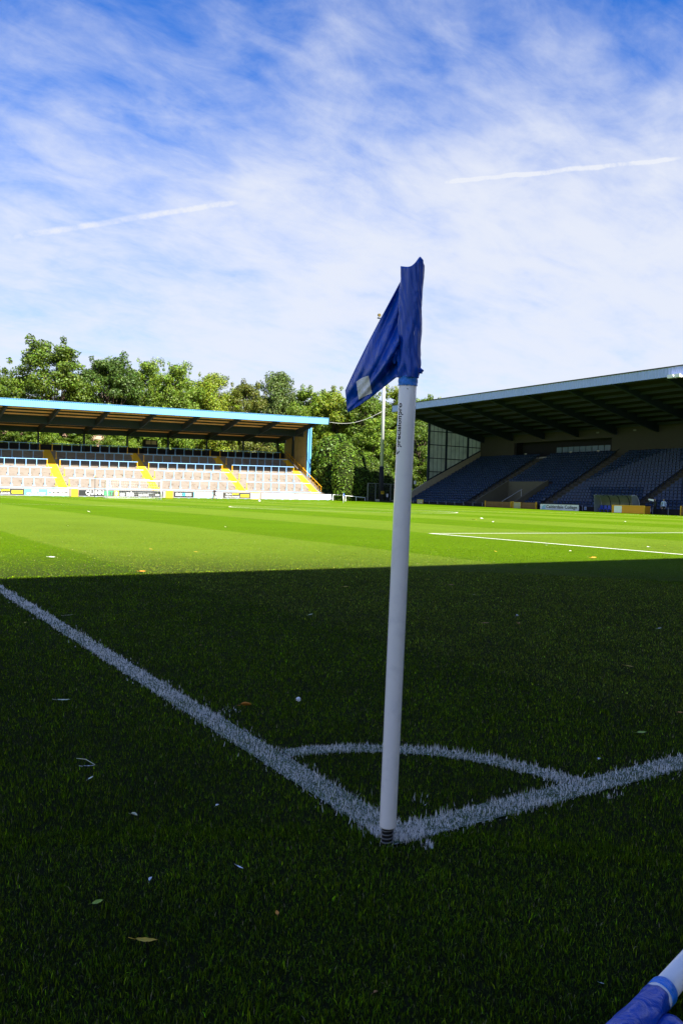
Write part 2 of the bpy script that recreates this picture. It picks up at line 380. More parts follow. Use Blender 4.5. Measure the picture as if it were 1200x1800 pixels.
def blades(name, P, h, w, seg2, label, sig=0.65, mt=None, gain=1.0):
    """P: Nx2 root points; curved tapering blades of height h and width w, one mesh"""
    N = len(P); az = rng.uniform(0, 2*math.pi, N); lean = rng.gamma(2.0, 0.30, N)*(0.80 if seg2 else 0.5); lean = np.clip(lean, 0.02, 1.25)
    fa = rng.uniform(0, math.pi, N); dx, dy = np.cos(az), np.sin(az); wx, wy = np.cos(fa)*w/2, np.sin(fa)*w/2
    painted = rng.uniform(size=N) < paint_prob(P[:, 0], P[:, 1])
    light = stripe_light(P[:, 0]+rng.normal(0, .05, N)); base = np.where(light[:, None], G_LIGHT, G_DARK)*gain
    pat = 0.5+0.5*np.sin(P[:, 0]*5.1+np.sin(P[:, 1]*3.7)*1.7)*np.sin(P[:, 1]*4.3+np.sin(P[:, 0]*2.9)*1.9)
    col = base*(0.8+0.35*pat[:, None])*rng.lognormal(-sig*sig/2, sig, N)[:, None]
    col[:, 0] *= rng.uniform(0.75, 1.4, N)
    dry = rng.uniform(size=N) < 0.012; col[dry] = np.array([0.30, 0.27, 0.13])*rng.uniform(0.5, 1.1, (dry.sum(), 1))
    white = np.array([0.88, 0.85, 0.80])*rng.uniform(0.7, 1.0, (N, 1)); col = np.where(painted[:, None], white, col)
    h = h*np.where(painted, 1.25, 1.0); wk = np.where(painted, 1.35, 1.0); wx, wy = wx*wk, wy*wk
    r0 = np.stack((P[:, 0], P[:, 1], np.full(N, -0.002)), -1)
    mid = r0+np.stack((dx*np.sin(lean*.55)*h*.55, dy*np.sin(lean*.55)*h*.55, np.cos(lean*.55)*h*.55), -1)
    tip = mid+np.stack((dx*np.sin(lean*1.5)*h*.5, dy*np.sin(lean*1.5)*h*.5, np.cos(np.minimum(lean*1.5, 1.7))*h*.5), -1)
    off = np.stack((wx, wy, np.zeros(N)), -1)
    if seg2:
        V = np.stack((r0-off*.8, r0+off*.8, mid+off, mid-off, tip), 1).reshape(-1, 3); b = np.arange(N)[:, None]*5
        loops = (b+np.array([[0, 1, 2, 3, 3, 2, 4]])).ravel(); sizes = np.tile([4, 3], N); C = np.repeat(col, 5, 0)
    else:
        V = np.stack((r0-off, r0+off, tip), 1).reshape(-1, 3); b = np.arange(N)[:, None]*3
        loops = (b+np.array([[0, 1, 2]])).ravel(); sizes = np.full(N, 3); C = np.repeat(col, 3, 0)
    o = link(name, fast_mesh(name, V, sizes, loops, mt or M_BLADE, C)); tag(o, label, 'grass', kind='stuff'); return o
APEX = CAM[:2]-1.5*np.array([math.sin(YAW), math.cos(YAW)])
def wedge(n, r0, r1, pw, half):
    u = rng.uniform(size=n); e = 2-pw
    r = (r0**e+u*(r1**e-r0**e))**(1/e); a = YAW+rng.uniform(-half, half, n)
    return np.stack((APEX[0]+r*np.sin(a), APEX[1]+r*np.cos(a)), -1), r
WORN = [(*onz(520, 1272)[:2], 0.10), (*onz(70, 1530)[:2], 0.05), (*onz(330, 1690)[:2], 0.06), (*onz(840, 1735)[:2], 0.05), (*onz(560, 1262)[:2], 0.06), (*onz(700, 1530)[:2], 0.07)]
def turf(n, r0, r1, seg2, label, wmin):
    P, r = wedge(n, r0, r1, 1.9, 0.60); dist = np.hypot(P[:, 0]-CAM[0], P[:, 1]-CAM[1])
    keep = (P[:, 1] < 7.7) & (dist > 0.7) & (np.hypot(P[:, 0]+0.008, P[:, 1]-0.019) > 0.016)
    for (cx, cy, rad) in WORN: keep &= (np.hypot(P[:, 0]-cx, P[:, 1]-cy) > rad*rng.uniform(0, 1, len(P))) | (rng.uniform(size=len(P)) < 0.45)
    P = P[keep]; dist = dist[keep]
    clump = 0.9+0.22*np.sin(P[:, 0]*23+np.sin(P[:, 1]*17)*2)*np.sin(P[:, 1]*21+np.sin(P[:, 0]*13)*2)+0.15*np.sin(P[:, 0]*61+1)*np.sin(P[:, 1]*57)
    tall = np.where(rng.uniform(size=len(P)) < 0.03, 1.5, 1.0)
    blades('grass', P, rng.uniform(0.010, 0.020, len(P))*clump*tall, np.maximum(wmin, 0.0008*dist)*rng.uniform(0.7, 1.2, len(P))*(1.0 if seg2 else 1.5), seg2, label)
turf(290000, 2.35, 3.9, True, 'short mown grass in the shade around the corner flag', 0.0018)
turf(640000, 3.8, 12.8, False, 'shaded short grass between the corner arc and the shadow edge', 0.0018)
P, r = wedge(220000, 8.6, 30.0, 1.75, 0.52)
keep = (P[:, 1] >= 7.55) | (r > 12.4); P = P[keep]; r = r[keep]; dist = np.hypot(P[:, 0]-CAM[0], P[:, 1]-CAM[1])
blades('grass', P, rng.uniform(0.006, 0.014, len(P))*np.clip(1.15-(r/29.0)**1.6, 0.05, 1), 0.0016*dist*rng.uniform(0.6, 1.2, len(P)), False, 'sunlit mown grass beyond the shadow edge', 0.22)

# ------------------------------------------------------------------ the end stands (open terrace under a cantilever roof)
STEP_T, STEP_R = 0.36, 0.18
Y0T, Z0T, NSTEP = 112.9, 0.85, 33
YTOP, ZTOP = Y0T+NSTEP*STEP_T, Z0T+NSTEP*STEP_R              # 124.8, 6.79
def tz(y): return Z0T+np.clip(math.floor((y-Y0T)/STEP_T)+1, 0, NSTEP)*STEP_R
def step_profile(dy=0.0, dz=0.0, under=True):
    p = [(Y0T+dy, Z0T+dz)]
    for i in range(NSTEP):
        p.append((Y0T+i*STEP_T+dy, Z0T+(i+1)*STEP_R+dz)); p.append((Y0T+(i+1)*STEP_T+dy, Z0T+(i+1)*STEP_R+dz))
    return p
def T_left(x, y, z): return (x, y, LZ(x, z))
NEAR_Y = -5.78
def T_near(x, y, z): return (x, NEAR_Y-(y-112.5), z)

def stand_core(root, T, x0, x1, rafters, lining=None, conc=None):
    """terrace, walls, roof with its purlins, rafters and fascia"""
    m = MB(T); m.prism(step_profile()+[(127.3, ZTOP), (127.3, -0.3), (Y0T, -0.3)], 0, x0, x1); m.build('terrace', conc or M_CONC, root)
    m = MB(T); m.box((x0, Y0T-0.35, -0.3), (x1, Y0T-0.02, 1.02)); m.build('front_wall', M_CONC, root)
    m = MB(T); m.box((x0, 127.0, ZTOP+0.003), (x1, 127.25, ZTOP+0.95)); m.build('rear_wall', M_DWALL, root)
    # roof sheet with its rear edge lower
    m = MB(T); m.prism([(112.58, 12.80), (127.6, 10.35), (127.6, 10.25), (112.58, 12.70)], 0, x0, x1); roof = m.build('roof', [M_SHEET if lining is None else lining], root)
    m = MB(T); m.prism([(112.30, 12.93), (127.8, 10.44), (127.8, 10.38), (112.30, 12.84)], 0, x0-0.1, x1+0.1); (m.build('roof_sheeting', M_ROOF, root) if lining else None)
    # ribbed fascia: a real corrugated profile
    b = MB(T); n = int((x1-x0+0.6)/0.075); top, bot = [], []
    for i in range(n+1):
        x = x0-0.3+(x1-x0+0.6)*i/n; y = 112.46+(0.045 if (i % 4) in (1, 2) else 0.0)
        top.append(b.pt(x, y, 12.92)); bot.append(b.pt(x, y, 11.98))
    for i in range(n): b.face((bot[i], bot[i+1], top[i+1], top[i]))
    fa = b.build('fascia', M_FASC, root)
    m = MB(T); m.box((x0-0.3, 112.52, 11.98), (x1+0.3, 112.575, 12.90)); m.build('fascia_backing', M_STEEL, fa)
    m = MB(T); m.box((x0-0.32, 112.40, 12.925), (x1+0.32, 112.62, 12.97)); m.build('fascia_capping', M_FASC, fa)
    m = MB(T); m.box((x1+0.24, 112.5, 11.98), (x1+0.3, 112.9, 12.9)); m.build('fascia_return', M_FASC, fa)
    # purlins under the sheet
    for k in range(9):
        y = 113.1+k*1.72; z = 12.70-(y-112.58)*0.163
        m = MB(T); m.box((x0, y, z-0.20), (x1, y+0.14, z-0.003)); m.build('purlin', M_STEEL, roof)
    m = MB(T); m.box((x0, 126.6, 9.55), (x1, 127.0, 10.30)); m.build('rear_beam', M_STEEL, roof)
    m = MB(T); m.box((x0, 120.2, 10.35), (x1, 120.6, 11.40)); m.build('cross_beam', M_STEEL, roof)
    for x in rafters:
        m = MB(T); m.prism([(112.62, 12.62), (112.62, 12.12), (118.5, 10.75), (126.55, 9.55), (126.55, 10.35)], 0, x-0.14, x+0.14); m.build('rafter', M_STEEL, roof)
        m = MB(T); m.box((x-0.13, 126.68, ZTOP+0.003), (x+0.13, 126.94, 9.6)); m.build('rear_post', M_STEEL, root)
RAFT = [11.6, 18.5, 25.4, 32.3, 39.2, 46.1, 53.0, 59.9]
X0L, X1L = 5.0, 68.3
endst = empty('terrace_stand', (37, 112.9, 0), 'open concrete terrace stand with pale blue roof edge behind the far goal', 'stand')
stand_core(endst, T_left, X0L, X1L, RAFT+[66.8])
# end wall, column and its panel
m = MB(T_left); m.prism([(118.9, 3.6), (127.2, 6.6), (127.2, 10.2), (118.9, 11.6)], 0, 68.32, 68.45); ew = m.build('end_wall', M_BEIGE, endst)
m = MB(T_left); m.box((68.22, 119.9, 5.6), (68.31, 119.98, 10.6)); m.box((68.22, 122.6, 6.4), (68.31, 122.68, 10.6)); m.box((68.22, 119.98, 10.5), (68.31, 122.6, 10.6)); m.box((68.22, 119.98, 6.9), (68.31, 122.6, 7.0)); m.build('wall_frame', M_BEIGE, ew)
m = MB(T_left); m.box((68.0, 123.5, 6.4), (68.3, 123.8, 10.7)); m.build('wall_post', M_STEEL, ew)
for dx in (-0.05, 0.42):
    m = MB(T_left); m.box((68.2+dx, 118.45, 3.6), (68.5+dx, 118.85, 11.9)); m.build('end_column', M_COLB, endst)
# painted aisles
AISLES = [12.6, 26.05, 39.4, 53.55, 66.9]
for a in AISLES:
    m = MB(T_left); p = step_profile(-0.004, 0.004); hw = 0.62
    A = [m.pt(a-hw, y, z) for y, z in p]; B = [m.pt(a+hw, y, z) for y, z in p]
    for i in range(len(p)-1): m.face((A[i], B[i], B[i+1], A[i+1]))
    m.build('aisle_steps', M_YEL, endst)
# crush barriers: rail part with posts as sub-parts
def post_mesh(name, mt, hh):
    b = MB(); b.box((-0.045, -0.05, 0), (0.045, 0.05, hh)); b.prism([(-0.17, 0.0), (0.17, 0.0), (0.05, 0.30), (-0.05, 0.30)], 1, -0.07, 0.07)
    return b.mesh(name, mt)
PB = post_mesh('barrier_post', M_SKY, 1.12); PY = post_mesh('barrier_end_post', M_YRAIL, 1.12)
ROWS = [113.75, 116.6, 119.35, 121.75, 124.4]
for ry in ROWS:
    z = float(tz(ry)); edges = [X0L+0.3]+[v for a in AISLES for v in (a-0.85, a+0.85)]
    for s in range(0, len(edges)-1, 2):
        xa, xb = edges[s], edges[s+1]
        if xb-xa < 2: continue
        m = MB(T_left); m.box((xa, ry-0.045, z+1.12), (xb, ry+0.045, z+1.21)); bar = m.build('crush_barrier', M_SKY, endst)
        k = max(2, round((xb-xa)/1.5))
        for i in range(k+1):
            x = xa+0.05+(xb-xa-0.1)*i/k; end = (i == 0 and s > 0) or i == k
            o = link('post', PY if end else PB, bar, (x, ry, LZ(x, z)))
# low front rail on the wall
m = MB(T_left); m.box((X0L, 112.66, 1.10), (67.6, 112.76, 1.18)); fr = m.build('front_rail', M_SKY, endst)
PF = MB().box((-0.03, -0.03, 0), (0.03, 0.03, 0.12)).mesh('front_rail_post', M_SKY)
for i in range(43): link('post', PF, fr, (6+i*1.46, 112.71, LZ(6+i*1.46, 1.0)+0.02))
# yellow stair rail down the end of the terrace
m = MB(T_left)
def yz(y): return Z0T+(y-Y0T)*0.5
m.prism([(113.2, yz(113.2)+1.0), (126.0, yz(126.0)-0.3+1.0), (126.0, yz(126.0)-0.3+1.08), (113.2, yz(113.2)+1.08)], 0, 67.95, 68.03)
sr = m.build('stair_rail', M_YRAIL, endst)
m = MB(T_left); m.prism([(113.2, yz(113.2)+0.5), (126.0, yz(126.0)+0.2), (126.0, yz(126.0)+0.26), (113.2, yz(113.2)+0.56)], 0, 67.96, 68.02); m.build('lower_rail', M_YRAIL, sr)
PS = MB().box((-0.035, -0.035, 0), (0.035, 0.035, 1.0)).mesh('stair_rail_post', M_YRAIL)
for i in range(13):
    y = 113.3+i*1.02; link('post', PS, sr, (67.99, y, LZ(68, float(tz(y)))))
# a small control room at the back of the terrace
m = MB(T_left); m.box((41.8, 125.9, ZTOP+0.01), (44.0, 126.9, 9.05)); cr = m.build('control_room', M_DWALL, endst)
for i in range(2):
    m = MB(T_left); m.box((42.0+i*0.95, 125.86, 8.35), (42.8+i*0.95, 125.895, 8.9)); m.build('window', M_BEIGE, cr)

# the stand behind the camera, whose roof shades this corner
nearst = empty('terrace_stand', (10, NEAR_Y-0.4, 0), 'covered terrace stand behind the near goal line casting the shadow', 'stand')
stand_core(nearst, T_near, -2.6, 95, [-2.3+6.95*i for i in range(15)], mat('bounce_white_lining', (0.78, 0.78, 0.78), 0.8, 0.2), mat('bounce_pale_concrete', (0.55, 0.54, 0.52), 0.9, 0.1, vary=0.1))  # unseen surfaces made pale and left end cut short to brighten the pole

# ------------------------------------------------------------------ the seated stand along the far touchline
side = empty('seated_stand', (75, 72, 0), 'large covered stand with rows of blue seats along the far touchline', 'stand')
YA, YB = 22.0, 99.0
NR = 21; RX0, RZ0, RT, RR = 74.2, 0.06, 0.745, 0.378
VOM = [(74.4, 81.8), (40.0, 47.5)]                                # the two openings cut into the seating
VROWS = 8
# stepped deck: one profile, cut round the openings
def deck_profile(i0):
    p = []
    for i in range(i0, NR):
        x = RX0+i*RT; z = RZ0+i*RR
        p += [(x, z-RR if i else 0.0), (x, z), (x+RT, z)]
    return p+[(RX0+NR*RT+2.0, RZ0+(NR-1)*RR), (RX0+NR*RT+2.0, -0.3), (RX0+i0*RT, -0.3)]
m = MB()
ycuts = [YA]+[v for a, b in sorted(VOM) for v in (a, b)]+[YB]
for k in range(len(ycuts)-1):
    inside = k % 2 == 1
    prof = deck_profile(VROWS if inside else 0)
    m.prism([(x, z) for x, z in prof], 1, ycuts[k], ycuts[k+1])
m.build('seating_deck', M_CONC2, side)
for (a, b) in VOM:
    xb = RX0+VROWS*RT
    for yy in (a, b):
        m = MB(); m.prism([(RX0-0.2, 0), (xb, 0), (xb, RZ0+VROWS*RR+0.9), (RX0+1.0, RZ0+1.2+0.35), (RX0-0.2, RZ0+0.9)], 1, yy-0.12, yy+0.12); m.build('opening_wall', mat('buff_concrete', (0.11, 0.10, 0.072), 0.9, 0.1, vary=0.2, vscale=1), side)
    m = MB(); m.box((xb-0.15, a+0.13, 0.0), (xb-0.01, b-0.13, RZ0+VROWS*RR+0.75)); m.build('opening_back_wall', MATS['buff_concrete'], side)
    m = MB()
    for i in range(7): m.box((RX0+0.4+i*0.5, a+0.5, 0), (RX0+0.9+i*0.5, a+2.6, 0.22*(i+1)))
    m.build('opening_steps', M_CONC2, side)
    m = MB(); m.tube([(RX0+0.3, a+2.7, 1.0), (RX0+3.9, a+2.7, 2.7)], 0.04, 6); m.tube([(RX0+0.3, a+2.7, 0.1), (RX0+0.3, a+2.7, 1.0)], 0.04, 6); m.tube([(RX0+3.8, a+2.7, 0.1), (RX0+3.8, a+2.7, 2.65)], 0.04, 6); m.build('handrail', mat('galvanised_rail', (0.45, 0.45, 0.42), 0.5, 0.4), side)
SAISLE = [84.0, 70.1, 56.3, 42.4, 28.5]
for ya in SAISLE:
    m = MB()
    for i in range(NR):
        x = RX0+i*RT; z = RZ0+i*RR
        m.box((x-0.004, ya-0.55, z-RR*0.5), (x+RT*0.5, ya+0.55, z+0.004) if False else (x+RT*0.5, ya+0.55, z-RR*0.5+RR*0.5+0.006))
    m.build('aisle_steps', mat('dark_step_edge', (0.05, 0.045, 0.03), 0.9, 0.1, vary=0.3), side)
    m = MB(); m.tube([(RX0+0.4, ya, RZ0+0.95), (RX0+NR*RT-0.6, ya, RZ0+(NR-1)*RR+0.95)], 0.045, 6)
    for i in range(1, NR, 4): m.tube([(RX0+i*RT+0.3, ya, RZ0+i*RR), (RX0+i*RT+0.3, ya, RZ0+i*RR+1.0)], 0.03, 5)
    m.build('aisle_handrail', M_STEEL, side)
# seats
def seat_geo():
    b = MB(); b.prism([(-0.20, 0.40), (0.18, 0.38), (0.20, 0.43), (-0.20, 0.45)], 1, -0.21, 0.21)       # pan
    b.prism([(0.17, 0.43), (0.23, 0.43), (0.28, 0.72), (0.23, 0.74)], 1, -0.195, 0.195)                  # back
    b.box((0.10, -0.03, 0.0), (0.17, 0.03, 0.40)); return b
sg = seat_geo(); SEAT_ME = sg.mesh('seat', M_SEAT)
spots = []
for i in range(NR):
    for k in range(int((YB-0.8-YA)/0.5)):
        y = YB-0.7-k*0.5
        if any(abs(y-a) < 0.85 for a in SAISLE): continue
        if any(a-0.3 < y < b+0.3 for a, b in VOM) and i < VROWS+1: continue
        spots.append((RX0+i*RT+0.35, y, RZ0+i*RR))
spots = np.array(spots); dd = spots-CAM; zc = dd@_f; px = 600+FPX*(dd@_r)/zc; py = 900-FPX*(dd@_u)/zc
score = np.where((px > 745) & (px < 1195) & ~((px > 1035) & (px < 1125) & (py > 866)) & (py < 890), -zc, -1e6); order = np.argsort(-score)
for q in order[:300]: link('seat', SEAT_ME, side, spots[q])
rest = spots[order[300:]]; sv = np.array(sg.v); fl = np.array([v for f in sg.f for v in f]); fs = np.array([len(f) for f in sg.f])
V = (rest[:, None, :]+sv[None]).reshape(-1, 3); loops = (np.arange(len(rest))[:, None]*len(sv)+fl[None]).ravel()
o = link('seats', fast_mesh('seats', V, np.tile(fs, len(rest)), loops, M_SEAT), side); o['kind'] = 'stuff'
# perimeter wall in front
m = MB(); m.box((73.2, YA, -0.1), (73.4, YB+4, 0.62)); m.build('perimeter_wall', M_DWALL, side)
# roof: front edge high, sloping down to the back wall
def rz(x): return 14.45-(x-72.0)*0.178
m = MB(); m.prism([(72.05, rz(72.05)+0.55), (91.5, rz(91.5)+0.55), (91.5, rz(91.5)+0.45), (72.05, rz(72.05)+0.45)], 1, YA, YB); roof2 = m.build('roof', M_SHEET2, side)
m = MB(); m.prism([(71.9, 15.42), (91.9, rz(91.9)+0.75), (91.9, rz(91.9)+0.68), (71.9, 15.34)], 1, YA-0.1, YB+0.1); m.build('roof_sheeting', M_ROOF, side)
b = MB(); n = int((YB-YA+0.4)/0.1); top, bot = [], []
for i in range(n+1):
    y = YA-0.2+(YB-YA+0.4)*i/n; x = 71.92+(0.05 if (i % 4) in (1, 2) else 0.0)
    top.append(b.pt(x, y, 15.38)); bot.append(b.pt(x, y, 14.40))
for i in range(n): b.face((bot[i], bot[i+1], top[i+1], top[i]))
fa2 = b.build('fascia', M_FASC2, side)
m = MB(); m.box((71.98, YA-0.2, 14.40), (72.04, YB+0.2, 15.33)); m.build('fascia_backing', M_STEEL, fa2)
m = MB(); m.box((71.86, YA-0.2, 15.385), (72.1, YB+0.2, 15.47)); m.build('fascia_capping', M_DWALL, fa2)
m = MB(); m.box((72.0, YB+0.14, 14.4), (72.7, YB+0.2, 15.35)); m.build('fascia_return', M_FASC2, fa2)
for k in range(9):
    x = 72.8+k*2.05
    m = MB(); m.box((x, YA, rz(x)+0.08), (x+0.16, YB, rz(x+.16)+0.44)); m.build('purlin', M_STEEL, roof2)
RAFT2 = [97.6-6.62*i for i in range(12)]
for y in RAFT2:
    m = MB(); m.prism([(72.1, rz(72.1)+0.42), (72.1, rz(72.1)-0.02), (80, rz(80)-0.5), (89.6, rz(89.6)-0.75), (89.6, rz(89.6)+0.42)], 1, y-0.18, y+0.18); m.build('rafter', M_STEEL, roof2)
# back wall with the glazed box
XW = 89.95; ZD = RZ0+(NR-1)*RR
M_BOX = mat('olive_cladding', (0.058, 0.054, 0.045), 0.8, 0.2, vary=0.12, vscale=0.5)
m = MB(); m.box((XW, YA, ZD), (XW+0.2, 72.0, rz(XW)+0.4)); m.build('back_wall', M_BOX, side)
m = MB(); m.box((XW, 90.8, ZD), (XW+0.2, YB-0.2, rz(XW)+0.4)); m.build('back_wall', M_BOX, side)
m = MB(); m.box((XW+1.6, 72.0, ZD), (XW+1.8, 90.8, rz(XW+1.6)+0.4)); bw = m.build('box_wall', M_DWALL, side)
m = MB(); m.box((XW, 72.01, rz(XW)-1.0), (XW+0.2, 90.79, rz(XW)+0.4)); m.build('box_header', M_BOX, side)
m = MB(); m.box((XW-0.05, 72.01, ZD+0.003), (XW+0.1, 90.79, ZD+0.30)); m.build('box_ledge', mat('pale_ledge', (0.4, 0.4, 0.36), 0.7), side)
for yy in (72.03, 90.6):
    m = MB(); m.box((XW+0.21, yy-0.05, ZD), (XW+1.59, yy+0.35, rz(XW+1.6)+0.4)); m.build('box_side_wall', M_DWALL, side)
for i in range(9):
    y = 73.4+i*1.12; m = MB(); m.box((XW+1.5, y, ZD+0.95), (XW+1.59, y+1.0, ZD+1.75)); m.build('window', mat('blue_grey_window', (0.09, 0.15, 0.19), 0.25, 0.5), bw)  # windows in one plain blue-grey colour
for i in range(3):
    m = MB(); m.box((XW-0.10, 80.0+i*3.1-12, rz(XW)-0.3), (XW-0.01, 80.45+i*3.1-12, rz(XW)-0.1)); m.build('speaker_box', mat('grey_speaker', (0.2, 0.2, 0.19)), side)
for y in (74.0, 79.0, 88.0):
    m = MB(); m.box((XW-0.08, y, ZD+0.32), (XW-0.06, y+0.45, ZD+0.95)); m.build('row_sign', mat('dim_sign', (0.35, 0.35, 0.33)), side)
# glazed screen closing the far end
YE = 98.7; XP = [79.0, 82.6, 87.2, 89.6]
def lo(x): return 4.2+(x-79.2)*0.478
def hi(x): return 13.35-(x-79.2)*0.215
def clip_cell(x0, x1, z0, z1):
    poly = [(x0, z0), (x1, z0), (x1, z1), (x0, z1)]
    for sgn, fn in ((1, lo), (-1, hi)):
        out = []
        for i in range(len(poly)):
            p, q = poly[i], poly[(i+1) % len(poly)]; a, b = sgn*(p[1]-fn(p[0])), sgn*(q[1]-fn(q[0]))
            if a >= 0: out.append(p)
            if a*b < 0:
                t = a/(a-b); out.append((p[0]+(q[0]-p[0])*t, p[1]+(q[1]-p[1])*t))
        poly = out
        if len(poly) < 3: return None
    return poly
M_PANE = translucent('clouded_pane', (0.62, 0.64, 0.56), 0.7)
m = MB()
for x in XP[:3]: m.box((x-0.16, YE-0.12, lo(x)-3.0), (x+0.16, YE+0.12, hi(x)+1.4))
scr = m.build('end_screen_frame', M_STEEL, side)
LV = [1.5, 5.45, 7.6, 9.75, 11.9, 14.5]
for z in LV[1:-1]:
    x0 = max(79.16, 79.2+(z-13.35)/-0.215 if False else 79.16); x1 = min(91.0, 79.2+(z-4.2)/0.478, 79.2+(13.35-z)/0.215)
    m = MB(); m.box((x0, YE-0.06, z-0.06), (x1, YE+0.06, z+0.06)); m.build('transom', M_STEEL, scr)
for (xa, xb, k) in ((79.17, 82.43, 4), (82.77, 87.03, 5), (87.37, 90.6, 4)):
    w = (xb-xa)/k
    for i in range(k):
        for z0, z1 in zip(LV, LV[1:]):
            c = clip_cell(xa+i*w+0.025, xa+(i+1)*w-0.025, z0+0.062, z1-0.062)
            if c: mm = MB(); mm.prism(c, 1, YE-0.012, YE+0.012); mm.build('pane', M_PANE, scr)
        if i: mm = MB(); x = xa+i*w; mm.box((x-0.024, YE-0.03, lo(x)), (x+0.024, YE+0.03, hi(x))); mm.build('mullion', M_STEEL, scr)
m = MB(); m.prism([(79.0, lo(79)+0.05), (90.8, lo(90.8)+0.05), (90.8, lo(90.8)-0.15), (79.0, lo(79.0)-0.15)], 1, YE-0.1, YE+0.1); m.build('sloping_sill', M_STEEL, scr)
m = MB(); m.prism([(73.6, 0.0), (90.8, 0), (90.8, lo(90.8)-0.16), (79.0, lo(79.0)-0.16), (73.6, 0.95)], 1, YE-0.14, YE+0.14); m.build('end_parapet', mat('parapet_concrete', (0.33, 0.29, 0.22), 0.9, 0.1, vary=0.2), side)
# light fittings hung under the fascia
for y, k in ((49.9, 0), (49.1, 1)):
    m = MB(); m.prism([(71.3, 14.15), (71.75, 14.15), (71.75, 14.35), (71.3, 14.5)], 1, y-0.33, y+0.33); m.build('floodlight', M_WHITE, side)

# ------------------------------------------------------------------ lettering helpers
def flat_text(s, size, place, mt, parent, name='lettering', sx=1.0, bold=0.0, width=None, height=None):
    V, F = text_geo(s, size, sx, bold)
    a = np.array(V); w = a[:, 0].max()-a[:, 0].min(); h = a[:, 1].max()-a[:, 1].min(); a -= [a[:, 0].min(), a[:, 1].min()]
    if width: a[:, 0] *= width/w
    if height: a[:, 1] *= height/h
    b = MB()
    for p in a: b.pt(place(p[0], p[1]))
    for f in F: b.face(f)
    return b.build(name, mt, parent)

# ------------------------------------------------------------------ advertising boards in front of the far terrace
YBD = 110.5
def bx(px): return float(onY(px, 868, YBD)[0])
def cm(name, c, r=0.5): return mat(name, c, r, 0.3, vary=0.04, vscale=1.5)
C_DK = cm('charcoal_board', (0.035, 0.033, 0.03)); C_TEAL = cm('teal_board', (0.10, 0.48, 0.40)); C_WH = cm('white_board', (0.62, 0.62, 0.64)); C_BK = cm('black_board', (0.018, 0.02, 0.022))
C_LB = cm('sky_blue_board', (0.22, 0.55, 0.72)); C_OR = cm('orange_gate_paint', (0.62, 0.27, 0.02)); C_YB = cm('yellow_print', (0.72, 0.62, 0.02)); C_GY = cm('grey_board', (0.30, 0.31, 0.36)); C_GRN = cm('green_print', (0.03, 0.36, 0.13)); C_PK = cm('buff_gate_paint', (0.52, 0.40, 0.27)); C_LC = cm('cyan_print', (0.06, 0.42, 0.60))
M_FOOT = M_SKY
def board(pa, pb, label, base, zlo=0.16, zhi=0.98, parts=(), frame=None, feet=True, y=YBD, cat='board', name='advertising_board', group=None):
    xa, xb = bx(pa)+0.02, bx(pb)-0.02; g = float(bank(np.array([(xa+xb)/2]), np.array([y]))[0])
    r = empty(name, ((xa+xb)/2, y, g), label, cat, group)
    def T(x, yy, z): return (x, yy, z+float(bank(np.array([x]), np.array([y]))[0])-0.05)
    m = MB(T); m.box((xa, y, zlo), (xb, y+0.05, zhi)); m.build('panel', base, r)
    m = MB(T); m.box((xa, y-0.012, zhi), (xb, y+0.062, zhi+0.05)); m.box((xa, y-0.012, zlo-0.05), (xb, y+0.062, zlo)); m.build('frame', frame or C_GY, r)
    if feet:
        k = max(2, round((xb-xa)/1.6))
        for i in range(k):
            x = xa+(xb-xa)*(i+0.5)/k
            m = MB(T); m.box((x-0.16, y-0.10, -0.05), (x+0.16, y+0.4, 0.06)); m.box((x-0.03, y+0.07, 0.06), (x+0.03, y+0.12, zhi)); m.build('foot', M_FOOT, r)
    def blk(fa, fb, za, zb, mt, nm='printed_block', lift=0.006):
        m = MB(T); m.box((xa+(xb-xa)*fa, y-lift, zlo+(zhi-zlo)*za), (xa+(xb-xa)*fb, y-0.0005, zlo+(zhi-zlo)*zb)); m.build(nm, mt, r)
    def txt(s, fa, fb, za, zb, mt, bold=0.0):
        x0, w = xa+(xb-xa)*fa, (xb-xa)*(fb-fa); z0, h = zlo+(zhi-zlo)*za, (zhi-zlo)*(zb-za)
        flat_text(s, 1.0, lambda u, v: T(x0+u, y-0.012, z0+v), mt, r, width=w, height=h, bold=bold)
    for p in parts:
        (txt if isinstance(p[0], str) else (lambda *a: blk(*a)))(*p)
    return r
board(-36, 43, 'charcoal board with yellow script and a yellow lozenge left of the teal board', C_DK, parts=[(0.72, 0.97, 0.25, 0.75, C_YB), ('pixel', 0.49, 0.67, 0.52, 0.95, C_YB, 0.02), ('YELLOW', 0.30, 0.47, 0.55, 0.85, C_WH, 0.02), ('YOUR ALL IN GARAGES', 0.30, 0.68, 0.12, 0.4, C_WH, 0.02)])
board(43, 84, 'teal board with two lines of white lettering', C_TEAL, parts=[('PROUD', 0.32, 0.62, 0.55, 0.92, C_WH, 0.02), ('OF LOCAL SPORT', 0.1, 0.92, 0.1, 0.45, C_WH, 0.02)])
board(84, 121, 'white board lettered enterprise in black', C_WH, frame=C_TEAL, parts=[('enterprise', 0.22, 0.97, 0.22, 0.80, C_INK if False else M_INK, 0.03), (0.03, 0.17, 0.3, 0.7, C_TEAL)])
board(125.5, 138, 'orange access gate between the enterprise board and the black board', C_OR, 0.05, 1.02, frame=M_YRAIL, feet=False, cat='gate', name='access_gate', parts=[(0.08, 0.92, 0.48, 0.54, M_YRAIL)])
